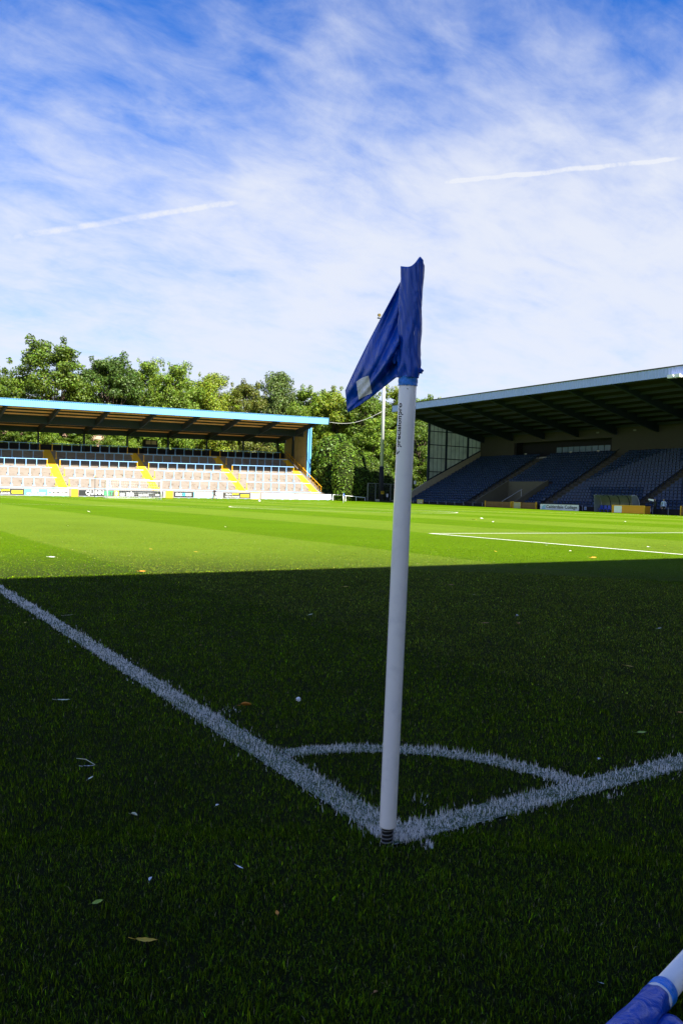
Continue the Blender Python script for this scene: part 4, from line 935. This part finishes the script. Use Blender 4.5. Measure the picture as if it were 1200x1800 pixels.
# ------------------------------------------------------------------ people
SKIN = (0.42, 0.27, 0.20)
def person(loc, face, label, joints, clothes, hold=None, height=1.75):
    """joints: pose; one continuous body skinned over its skeleton; clothes: function(part, p) -> material index"""
    o = bpy.data.objects.new('person', bpy.data.meshes.new('person')); COL.objects.link(o)
    names = list(joints['p']); idx = {n: i for i, n in enumerate(names)}
    V = [joints['p'][n][0] for n in names]; Rr = [joints['p'][n][1] for n in names]; E = [(idx[a], idx[b]) for a, b in joints['e']]
    me = o.data; me.from_pydata(V, E, []); me.update()
    md = o.modifiers.new('Skin', 'SKIN'); md.branch_smoothing = 0.5
    for i, sv_ in enumerate(me.skin_vertices[0].data):
        rr = Rr[i]; sv_.radius = rr if hasattr(rr, '__len__') else (rr, rr); sv_.use_root = names[i] == 'pelvis'
    o.modifiers.new('Sub', 'SUBSURF').levels = 2
    dg = bpy.context.evaluated_depsgraph_get(); dg.update()
    nm = bpy.data.meshes.new_from_object(o.evaluated_get(dg)); o.modifiers.clear(); o.data = nm; bpy.data.meshes.remove(me); nm.name = 'person'
    for mt in clothes['mats']: nm.materials.append(mt)
    P_ = np.array(V)
    for f in nm.polygons:
        f.use_smooth = True; c = np.array(f.center); k = names[int(np.argmin(np.linalg.norm(P_-c, axis=1)))]; f.material_index = clothes['fn'](k, c)
    s = height/1.78; o.scale = (s, s, s); o.rotation_euler = (0, 0, face); o.location = loc
    tag(o, label, 'person'); return o
def pose(stride=0.0, armL=(0.0, 0.0), armR=(0.0, 0.0), reach=None):
    p = {'pelvis': ((0, 0, 0.95), (0.15, 0.11)), 'waist': ((0, 0, 1.10), (0.145, 0.10)), 'chest': ((0, 0.0, 1.33), (0.17, 0.115)), 'shoulders': ((0, 0.0, 1.44), (0.12, 0.09)), 'neck': ((0, 0.005, 1.53), 0.055),
         'jaw': ((0, 0.02, 1.60), (0.062, 0.07)), 'head': ((0, 0.01, 1.68), (0.075, 0.092)), 'crown': ((0, 0.0, 1.755), (0.06, 0.07)), 'nose': ((0, 0.115, 1.645), 0.013), 'earL': ((0.085, 0.0, 1.65), 0.014), 'earR': ((-0.085, 0.0, 1.65), 0.014)}
    e = [('pelvis', 'waist'), ('waist', 'chest'), ('chest', 'shoulders'), ('shoulders', 'neck'), ('neck', 'jaw'), ('jaw', 'head'), ('head', 'crown'), ('head', 'nose'), ('head', 'earL'), ('head', 'earR')]
    for s, n, st in ((1, 'L', stride), (-1, 'R', -stride)):
        p['hip'+n] = ((s*0.10, 0, 0.90), 0.095); p['knee'+n] = ((s*0.11, st*0.22+abs(st)*0.05, 0.50), 0.062); p['calf'+n] = ((s*0.11, st*0.30, 0.32), 0.056); p['ankle'+n] = ((s*0.11, st*0.40-0.03, 0.10), 0.042); p['toe'+n] = ((s*0.125, st*0.40+0.13, 0.035), (0.045, 0.032))
        e += [('pelvis', 'hip'+n), ('hip'+n, 'knee'+n), ('knee'+n, 'calf'+n), ('calf'+n, 'ankle'+n), ('ankle'+n, 'toe'+n)]
        sw, bend = armL if n == 'L' else armR
        sh = np.array([s*0.19, 0, 1.43]); el = sh+np.array([s*0.06, math.sin(sw)*0.29, -math.cos(sw)*0.29]); a2 = sw+bend; wr = el+np.array([s*0.01, math.sin(a2)*0.25, -math.cos(a2)*0.25])
        fd = np.array([0, math.sin(a2+.15), -math.cos(a2+.15)]); pm = wr+fd*0.07
        p['shoulder'+n] = (tuple(sh), 0.062); p['elbow'+n] = (tuple(el), 0.043); p['wrist'+n] = (tuple(wr), 0.028); p['palm'+n] = (tuple(pm), (0.036, 0.018))
        e += [('shoulders', 'shoulder'+n), ('shoulder'+n, 'elbow'+n), ('elbow'+n, 'wrist'+n), ('wrist'+n, 'palm'+n)]
        for k, ln in enumerate((0.075, 0.085, 0.08, 0.062)):
            off = np.array([0, 0, 0.0])+np.array([s*0.0, (k-1.5)*0.019*math.cos(a2), (k-1.5)*0.019*math.sin(a2)]); p['finger%d%s' % (k, n)] = (tuple(pm+off+fd*ln), 0.0085); e.append(('palm'+n, 'finger%d%s' % (k, n)))
        p['thumb'+n] = (tuple(wr+fd*0.05+np.array([-s*0.045, 0.01, 0])), 0.010); e.append(('wrist'+n, 'thumb'+n))
    return {'p': p, 'e': e}
M_SK = mat('skin', SKIN, 0.55, 0.3); M_HAIR = mat('dark_hair', (0.03, 0.02, 0.015), 0.7)
def dress(top, legs, shoes, sleeve=True):
    def fn(k, c):
        if k in ('crown',) or (k == 'head' and (c[2] > 1.705 or c[1] < -0.03)): return 3
        if k in ('jaw', 'neck', 'head', 'nose', 'earL', 'earR') or k.startswith(('palm', 'finger', 'thumb')): return 2
        if k.startswith('wrist'): return 0 if sleeve else 2
        if k.startswith(('toe', 'ankle')) and c[2] < 0.13: return 4
        if k.startswith(('hip', 'knee', 'calf', 'ankle', 'toe', 'pelvis')) and c[2] < 0.96: return 1
        return 0
    return {'mats': [top, legs, M_SK, M_HAIR, shoes], 'fn': fn}
M_BKC = mat('black_cloth', (0.012, 0.012, 0.014), 0.8); M_KHK = mat('dark_olive_jacket', (0.035, 0.04, 0.025), 0.85); M_SHIRT = mat('light_blue_shirt', (0.40, 0.47, 0.72), 0.8); M_NAVY = mat('navy_trousers', (0.012, 0.013, 0.02), 0.85)
px_ = onz(377, 879.6); person((px_[0], px_[1], 0), math.radians(-75), 'person in black walking across the far grass in white shoes', pose(0.9, (0.5, 0.3), (-0.5, 0.3)), dress(M_BKC, M_BKC, M_WHITE), height=1.78)
p1 = onX(1150, 900, 72.2); p2 = onX(1165, 900, 71.6)
person((72.2, p1[1], 0), math.radians(60), 'person in dark jacket holding up a white sheet near the dugout', pose(0.15, (0.9, 1.2), (0.1, 0.9)), dress(M_KHK, M_BKC, M_BLACK), height=1.72)
person((71.6, p2[1], 0), math.radians(115), 'person in light blue shirt and dark trousers near the dugout', pose(0.1, (-0.2, 0.4), (0.15, 0.2)), dress(M_SHIRT, M_NAVY, M_BLACK), height=1.72)
q = onX(1143.5, 879.5, 72.0)
b = MB(); b.prism([(q[1]-0.30, q[2]-0.10), (q[1]+0.34, q[2]+0.02), (q[1]+0.30, q[2]+0.18), (q[1]-0.34, q[2]+0.08)], 0, 71.98, 72.0); tag(b.build('paper_sheet', M_WHITE), 'white sheet held up by the person in the dark jacket', 'paper')

# ------------------------------------------------------------------ corner flag (the subject)
def ax_pt(t): return A0+(A1-A0)*t
A0 = np.array([*onz(679.6, 1485)[:2], 0.0]); A1 = at(716.3, 680, 2.19)
AX = (A1-A0)/np.linalg.norm(A1-A0); LEN = np.linalg.norm(A1-A0)
side_v = np.cross(AX, CAM-A1); side_v /= np.linalg.norm(side_v); side_v = -side_v if np.dot(side_v, _r) < 0 else side_v     # picture right
frnt_v = np.cross(side_v, AX); frnt_v = frnt_v if np.dot(frnt_v, CAM-A1) > 0 else -frnt_v                                  # towards the lens
PRAD = 0.0243
def cyl(ang, h, rad): return A0+AX*h+rad*(side_v*math.sin(ang)+frnt_v*math.cos(ang))
cf = empty('corner_flag', (A0[0], A0[1], 0), 'corner flag with white pole and blue cloth standing where the lines meet', 'flag')
H0 = 0.056; HT = LEN+0.31
b = MB(); rings = [(H0+0.012, PRAD*.93), (H0, PRAD*0.985), (H0+0.003, PRAD), (0.4, PRAD), (0.8, PRAD), (1.2, PRAD), (HT-0.03, PRAD), (HT-0.03, 0.002)]
R_ = [[b.pt(cyl(2*math.pi*k/40, h, r)) for k in range(40)] for h, r in rings]
for P_, Q_ in zip(R_, R_[1:]):
    for k in range(40): b.face((P_[k], P_[(k+1) % 40], Q_[(k+1) % 40], Q_[k]))
pole = b.build('pole', M_WPLASTIC, cf, True)
# spring base: rubber sleeve with coil rings
b = MB(); R_ = [[b.pt(cyl(2*math.pi*k/24, h, r)) for k in range(24)] for h, r in ((-0.03, 0.0155), (H0+0.01, 0.0165))]
for k in range(24): b.face((R_[0][k], R_[0][(k+1) % 24], R_[1][(k+1) % 24], R_[1][k]))
spr = b.build('spring_base', M_BLACK, cf, True)
b = MB(); pts = [cyl(t*2*math.pi, 0.002+t*0.0115, 0.0172) for t in np.linspace(0, 4.6, 111)]; b.tube(pts, 0.0021, 6); b.build('spring_coil', mat('spring_steel', (0.16, 0.16, 0.15), 0.4, 0.5, metal=0.6), spr, True)
def hpx(y): return LEN*(1485-y)/(1485-680)*1.0
# lettering wrapped round the pole
def wrap_text(s, h0, h1, ang_c, width_arc, mt, nm='lettering', V=None, F=None):
    if V is None: V, F = text_geo(s, 1.0, 1.0, 0.022)
    a = np.array(V); a -= [a[:, 0].min(), a[:, 1].min()]; a[:, 0] *= (h1-h0)/a[:, 0].max(); a[:, 1] *= width_arc/a[:, 1].max(); b = MB()
    for u, v in a: b.pt(cyl(ang_c+(width_arc/2-v)/PRAD, h0+u, PRAD+0.0006))
    for f in F: b.face(f)
    return b.build(nm, mt, pole)
def hy(y): return LEN-(y-680)*2.19/FPX*1.0
wrap_text('precisionpro', hy(786), hy(709), -0.78, 0.0190, M_INK)
tick = ([(0, 0.55), (0.5, 0.0), (0.62, 0.12), (0.25, 0.55), (1.0, 1.0), (0.9, 1.0), (0.16, 0.66)], [(0, 1, 2, 3), (0, 3, 6), (3, 4, 5, 6)])
wrap_text('', hy(799.5), hy(788), -0.95, 0.017, M_INK, 'arrow_mark', *tick)
wrap_text('', hy(686), hy(676), -0.25, 0.014, M_INK, 'slash_mark', [(0, 0.0), (0.16, 0.0), (1.0, 1.0), (0.84, 1.0)], [(0, 1, 2, 3)])
# tape band
b = MB(); n = 40; R_ = []
for j in range(9):
    h = hy(678)+(hy(661)-hy(678))*j/8
    R_.append([b.pt(cyl(2*math.pi*k/n, h+0.0012*math.sin(k*1.9+j), PRAD+0.0016+0.0016*abs(math.sin(k*0.9+j*1.7))*(0.5+0.5*math.sin(j*1.3+k*.3)))) for k in range(n)])
for P_, Q_ in zip(R_, R_[1:]):
    for k in range(n): b.face((P_[k], P_[(k+1) % n], Q_[(k+1) % n], Q_[k]))
b.build('tape_band', M_TAPE, cf, True)
# sleeve of cloth round the pole, crumpled at the foot, pinched into a peak on top
b = MB(); n = 72; J = 60; R_ = []
hb, ht = hy(664), hy(476)
for j in range(J+1):
    t = j/J; ring_ = []
    for k in range(n):
        a = 2*math.pi*k/n
        rr = PRAD*1.18+0.0014*math.sin(3*a+t*9)+0.0016*math.sin(5*a-t*14+1.3)*(1-t)+0.0016*math.sin(8*a+2.2*math.sin(t*6))*(0.5+0.5*math.sin(t*17+a))+0.0011*math.sin(13*a+t*31+2*math.sin(t*9))
        rr += 0.0040*math.exp(-((t-0.10)/0.11)**2)*(0.6+math.sin(7*a+t*30)*0.5+math.sin(4*a-t*22)*.5)        # gathered cloth above the tape
        rr += 0.0022*math.exp(-((((a+0.12+0.5*(t-.5)+math.pi) % (2*math.pi))-math.pi)/0.22)**2)*(0.4+0.6*math.sin(t*11+1)**2)  # a raised seam up the front
        dl = ((a-(2*math.pi-1.45)+math.pi) % (2*math.pi))-math.pi
        rr += 0.006*math.exp(-(dl/0.35)**2)*(0.35+0.65*t)                                                     # cloth pulled to the left
        h = hb+(ht-hb)*t
        if t > 0.93:
            h += ((t-0.93)/0.07)*(0.020*math.exp(-((((a-0.95+math.pi) % (2*math.pi))-math.pi)/0.75)**2)+0.004*math.sin(a*3))
        ring_.append(b.pt(cyl(a, h, rr)))
    R_.append(ring_)
for P_, Q_ in zip(R_, R_[1:]):
    for k in range(n): b.face((P_[k], P_[(k+1) % n], Q_[(k+1) % n], Q_[k]))
# closing folds on the top: inner rim drawn to a ridge
top_c = [b.pt(cyl(2*math.pi*k/n, ht+0.002+0.026*math.exp(-((((2*math.pi*k/n-0.95+math.pi) % (2*math.pi))-math.pi)/0.7)**2), PRAD*0.62 if not (0.1 < 2*math.pi*k/n < 1.9) else PRAD*0.9)) for k in range(n)]
cc = b.pt(A0+AX*(ht+0.001))
for k in range(n): b.face((R_[-1][k], R_[-1][(k+1) % n], top_c[(k+1) % n], top_c[k])); b.face((top_c[k], top_c[(k+1) % n], cc))
sleeve = b.build('sleeve', M_CLOTH, cf, True)
# pennant hanging to the left, folded
U, Vn = 56, 44
def lerp(a, b_, t): return a+(b_-a)*t
def bez(pts, t):
    pts = [np.array(p, float) for p in pts]
    while len(pts) > 1: pts = [p+(q-p)*t for p, q in zip(pts, pts[1:])]
    return pts[0]
TOPE = [(703, 496), (676, 548), (640, 612), (607, 687)]; BOTE = [(700, 661), (678, 676), (650, 704), (611, 725)]
def pen(u, v, lift=0.0):
    """u from the pole (0) to the free corner (1), v from the upper edge (0) to the lower edge (1)"""
    a, c = bez(TOPE, u), bez(BOTE, u); q = lerp(a, c, v)
    dpt = 2.20+0.05*u+0.10*u*u
    fold = 0.020*math.sin(v*5.4+u*3.2+0.4)*(0.35+0.9*u*(1-u)*2)+0.010*math.sin((v*2-u)*8.5+1.0)*(1-u)
    fold += -0.030*math.exp(-((v-0.62-0.25*u)/0.09)**2)*(1-u*0.75)+0.022*math.exp(-((v-0.80-0.1*u)/0.07)**2)*(1-u)     # deep crease near the pole
    fold += 0.004*math.sin(u*31+v*9)*v
    return at(q[0], q[1], dpt+fold-lift)
b = MB(); G = [[b.pt(pen(i/U, j/Vn)) for j in range(Vn+1)] for i in range(U+1)]
for i in range(U):
    for j in range(Vn): b.face((G[i][j], G[i+1][j], G[i+1][j+1], G[i][j+1]))
pn = b.build('pennant', M_CLOTH, cf, True); sm = pn.modifiers.new('Thick', 'SOLIDIFY'); sm.thickness = 0.0012
# hem along the upper edge
MB().tube([pen(u, 0.008, 0.001) for u in np.linspace(0, 1, 40)], 0.0016, 6).build('hem', M_CLOTH, pn, True)
# small bulge of spare cloth where the pennant meets the sleeve, and the loose knot on the other side
def blob(name, c, rx, ry, rz_, mt, parent, seed):
    bm = bmesh.new(); bmesh.ops.create_icosphere(bm, subdivisions=4, radius=1.0); rs = random.Random(seed); ph = [rs.uniform(0, 6) for _ in range(6)]
    for v in bm.verts:
        d = v.co.copy(); k = 1+0.10*math.sin(5*d.x+ph[0])+0.10*math.sin(6*d.y+ph[1]+2*d.z)+0.14*math.sin(7*d.z+ph[2]+3*d.x)
        p = c+k*(side_v*d.x*rx+frnt_v*d.y*ry+AX*d.z*rz_); v.co = Vector(p)
    me = bpy.data.meshes.new(name); bm.to_mesh(me); bm.free(); me.materials.append(mt); me.polygons.foreach_set('use_smooth', [True]*len(me.polygons)); return link(name, me, parent)
blob('cloth_fold', at(694, 618, 2.185), 0.011, 0.008, 0.026, M_CLOTH, pn, 3)
blob('cloth_knot', at(734.5, 651.5, 2.18), 0.013, 0.010, 0.008, M_CLOTH, sleeve, 5)
# pale square patch near the free corner, following the cloth
pc = [(626.0, 671.1), (647.1, 660.4), (653.3, 691.1), (630.0, 702.7)]
def inv_pen(x, y):
    best = None
    for i in range(0, 101):
        for j in range(0, 101):
            u, v = i/100, j/100; a, c = TE[i], BE[i]; qx, qy = a[0]+(c[0]-a[0])*v, a[1]+(c[1]-a[1])*v; dd_ = (qx-x)**2+(qy-y)**2
            if best is None or dd_ < best[0]: best = (dd_, u, v)
    return best[1:]
TE = [bez(TOPE, i/100) for i in range(101)]; BE = [bez(BOTE, i/100) for i in range(101)]
uvc = [np.array(inv_pen(*p)) for p in pc]
b = MB(); n = 14; G = [[None]*(n+1) for _ in range(n+1)]
for i in range(n+1):
    for j in range(n+1):
        uv = lerp(lerp(uvc[0], uvc[1], i/n), lerp(uvc[3], uvc[2], i/n), j/n); G[i][j] = b.pt(pen(uv[0], uv[1], 0.0038))
for i in range(n):
    for j in range(n): b.face((G[i][j], G[i+1][j], G[i+1][j+1], G[i][j+1]))
b.build('patch', mat('pale_patch', (0.92, 0.90, 0.87), 0.5, 0.4, bump=0.3, bscale=90), pn, True)

# ------------------------------------------------------------------ second flag lying on the grass
B0 = onz(1161, 1747, 0.040); B1 = onz(1236, 1663, 0.040); BD = B1-B0; BD /= np.linalg.norm(BD); BS = np.cross(BD, [0, 0, 1.0]); BS /= np.linalg.norm(BS); BU = np.cross(BS, BD)
lf = empty('corner_flag', (B0[0], B0[1], 0), 'second flag with blue cloth lying on the grass at the bottom right corner', 'flag')
def cy2(a, h, r_): return B0+BD*h+r_*(BS*math.sin(a)+BU*math.cos(a))
def tube2(name, prof, mt, n=40, wob=None):
    b = MB(); R_ = [[b.pt(cy2(2*math.pi*k/n, h, r_+(wob(2*math.pi*k/n, h) if wob else 0))) for k in range(n)] for h, r_ in prof]
    for P_, Q_ in zip(R_, R_[1:]):
        for k in range(n): b.face((P_[k], P_[(k+1) % n], Q_[(k+1) % n], Q_[k]))
    b.face(R_[0][::-1]); b.face(R_[-1]); return b.build(name, mt, lf, True)
tube2('pole', [(-0.30, 0.0235), (0.3, 0.0235), (0.8, 0.0235), (1.36, 0.0235)], M_WPLASTIC)
tube2('tape_band', [(-0.012, 0.0262), (-0.008, 0.0275), (0.012, 0.0275), (0.018, 0.0255)], M_TAPE)
tube2('cloth_edge', [(-0.019, 0.0262), (-0.0125, 0.0266)], M_WHITE)
tube2('sleeve', [(-0.34, 0.010)]+[(-0.33+0.31*i/24, 0.0258+0.0045*math.sin(math.pi*min(1, (24-i)/14.0)*0.5)) for i in range(25)], M_CLOTH, 60, lambda a, h: 0.0014*math.sin(4*a+h*40)+0.0008*math.sin(7*a-h*70))
b = MB(); G = []
for i in range(24):
    u = i/23; G.append([])
    for j in range(20):
        v = j/19; p = B0+BD*(-0.04-0.27*v*(1-0.35*u))+BS*(0.022+0.10*u)+np.array([0, 0, -0.012+0.006*math.sin(u*9+v*4)+0.004*math.sin(v*15)]); G[-1].append(b.pt(p))
for i in range(23):
    for j in range(19): b.face((G[i][j], G[i+1][j], G[i+1][j+1], G[i][j+1]))
pn2 = b.build('pennant', M_CLOTH, lf, True); pn2.modifiers.new('Thick', 'SOLIDIFY').thickness = 0.0012

# ------------------------------------------------------------------ fallen leaves
def leaf_mesh(name, kind):
    b = MB(); n = 12; L, R_, Mi = [], [], []
    for i in range(n+1):
        t = i/n; x = -0.5+t; w = {'oval': 0.24, 'slim': 0.12, 'curl': 0.22}[kind]*math.sin(math.pi*min(1, t*1.02))**0.8*(1.15-0.4*t)
        bend = {'oval': 0.10, 'slim': 0.16, 'curl': 0.34}[kind]*(x*x*1.6)-0.02
        lift = {'oval': 0.25, 'slim': 0.3, 'curl': 1.5}[kind]
        Mi.append(b.pt(x, 0.02*math.sin(t*6), bend)); L.append(b.pt(x, w, bend+w*lift+0.012*math.sin(t*19))); R_.append(b.pt(x, -w, bend+w*lift*0.8+0.012*math.sin(t*23+1)))
    for i in range(n): b.face((Mi[i], Mi[i+1], L[i+1], L[i])); b.face((Mi[i], R_[i], R_[i+1], Mi[i+1]))
    b.tube([(-0.5, 0, 0.0), (-0.68, 0.03, 0.02), (-0.82, 0.02, 0.06)], 0.014, 5)
    return b
LB = {k: leaf_mesh('leaf', k) for k in ('oval', 'slim', 'curl')}
def leafm(nm, c): return mat('leaf_'+nm, c, 0.6, 0.3, vary=0.35, vscale=90, dirt=tuple(v*0.5 for v in c), dscale=60, dirt_amt=0.6)
LM = {'pale': leafm('pale', (0.60, 0.60, 0.40)), 'yellow': leafm('yellow', (0.50, 0.33, 0.03)), 'orange': leafm('orange', (0.62, 0.24, 0.03)), 'brown': leafm('brown', (0.42, 0.21, 0.07)), 'green': leafm('green', (0.28, 0.38, 0.05)), 'white': leafm('white', (0.82, 0.82, 0.82))}
MESHES = {}
def fallen(px, py, npx, kind, colr, rot, label, group=None, z=0.017):
    p = onz(px, py, z); d = float(np.dot(p-CAM, _f)); size = npx*d/FPX
    if (kind, colr) not in MESHES: MESHES[(kind, colr)] = LB[kind].mesh('fallen_leaf', LM[colr], True)
    o = link('fallen_leaf', MESHES[(kind, colr)], None, p); o.scale = (size,)*3; o.rotation_euler = (random.uniform(-.25, .25), random.uniform(-.2, .2), rot); tag(o, label, 'leaf', group); return o
for a in [
    (122, 1081, 17, 'slim', 'pale', -0.5, 'pale slim leaf just inside the left line near the shadow edge'), (45, 1094, 8, 'oval', 'yellow', 1.0, 'small yellow leaf close to the left edge outside the line'),
    (113, 1230, 26, 'slim', 'pale', -0.6, 'long pale curled leaf lying left of the touchline'), (433, 1240, 20, 'curl', 'orange', -0.4, 'orange brown curled leaf above the corner arc'),
    (158, 1346, 22, 'slim', 'white', -0.35, 'long whitish leaf below the long pale curled leaf'), (160, 1367, 14, 'oval', 'pale', 0.6, 'small pale green leaf just under the long whitish leaf'),
    (236, 1433, 14, 'curl', 'pale', -0.9, 'small twisted pale leaf alone left of the touchline'), (265, 1546, 13, 'curl', 'white', 0.9, 'upright white leaf scrap near the bottom left'),
    (422, 1524, 15, 'slim', 'white', -1.0, 'white curled leaf scrap below the touchline'), (382, 1416, 9, 'curl', 'white', 0.4, 'tiny white scrap close under the touchline'),
    (172, 1585, 20, 'oval', 'green', -0.2, 'rounded green leaf near the bottom left'), (258, 1652, 42, 'slim', 'yellow', -0.75, 'large curled yellow leaf near the bottom'),
    (487, 1604, 13, 'oval', 'orange', 1.3, 'small red orange leaf standing in the grass at bottom centre'), (660, 1745, 12, 'curl', 'brown', 0.2, 'small reddish leaf scrap near the bottom edge below the pole'),
    (1057, 1728, 9, 'slim', 'white', -0.9, 'tiny white scrap left of the lying flag'), (608, 1031, 11, 'oval', 'yellow', -0.2, 'small yellow leaf in shade left of the pole near the shadow edge'),
    (546, 1080, 10, 'oval', 'pale', 0.1, 'pale small leaf in the shade far left of the pole'), (752, 1018, 9, 'oval', 'yellow', 0.0, 'yellow leaf just below the shadow edge right of the pole'),
    (793, 1028, 10, 'oval', 'brown', -0.2, 'brown leaf just below the shadow edge right of the yellow one'), (833, 1045, 8, 'oval', 'pale', 0.5, 'pale speck of leaf in the shade right of the pole'),
    (853, 1095, 16, 'oval', 'brown', -0.7, 'flat brown leaf in the shade left of the upright pair'), (909, 1083, 10, 'curl', 'white', 0.3, 'white leaf scrap above the upright brown leaf'),
    (910, 1097, 14, 'curl', 'brown', 1.1, 'upright brown leaf under the white scrap'), (1106, 1171, 18, 'oval', 'yellow', -0.4, 'yellow green leaf in the shade on the right'),
    (1127, 1287, 18, 'oval', 'green', -0.5, 'yellow green leaf above the right hand line'), (1158, 1104, 9, 'slim', 'white', -0.3, 'white speck of leaf near the right edge in shade'),
    (1195, 1252, 15, 'oval', 'orange', 0.0, 'orange leaf cut by the right edge'), (1053, 1335, 11, 'curl', 'white', 0.2, 'white scrap just above the right hand line'),
    (597, 1181, 9, 'slim', 'pale', 0.3, 'tiny pale leaf in the shade left of the pole above the arc'), (251, 1004, 13, 'oval', 'orange', 0.1, 'orange leaf on sunlit grass at the shadow edge'),
    (1043, 980, 12, 'oval', 'orange', -0.2, 'orange leaf on sunlit grass near the penalty area line'), (92, 979, 12, 'oval', 'white', 0.0, 'pale leaf alone on sunlit grass at the left'),
    (353, 1134, 7, 'oval', 'brown', 0.4, 'tiny brown leaf in the shade inside the touchline')]:
    fallen(*a)
for (px, py) in ((870, 969), (956, 958), (1002, 968), (1138, 961), (1168, 959), (344, 970), (265, 965), (396, 926), (120, 924), (156, 899), (831, 913), (846, 911), (866, 917), (560, 970), (1098, 917)):
    fallen(px, py, random.uniform(5, 8), 'oval', 'white' if random.random() < .7 else 'yellow', random.uniform(0, 3), 'small pale fallen leaf scrap lying on the sunlit grass', 'pale leaf scraps on the sunlit grass')
# white clover flower
p = onz(524, 1242, 0.0); r = empty('clover_flower', p, 'small white clover flower right of the orange brown leaf', 'flower')
MB().tube([(p[0], p[1], -0.002), (p[0], p[1], 0.028)], 0.0012, 5).build('stem', leafm('stem', (0.08, 0.15, 0.03)), r)
bm = bmesh.new()
for k in range(26):
    d = Vector((random.gauss(0, 1), random.gauss(0, 1), random.gauss(0.3, 1))).normalized(); bmesh.ops.create_icosphere(bm, subdivisions=1, radius=0.0042, matrix=Matrix.Translation(Vector((p[0], p[1], 0.034))+d*0.0085))
me = bpy.data.meshes.new('flower_head'); bm.to_mesh(me); bm.free(); me.materials.append(LM['white']); link('flower_head', me, r)
# thin dry stalk
p = onz(135, 1333, 0.03); q = onz(167, 1344, 0.025); tag(MB().tube([p, (p+q)/2+np.array([0, 0, 0.008]), q], 0.0012, 5).build('grass_stalk', LM['pale']), 'thin pale dry stalk lying beside the long whitish leaf', 'stalk')
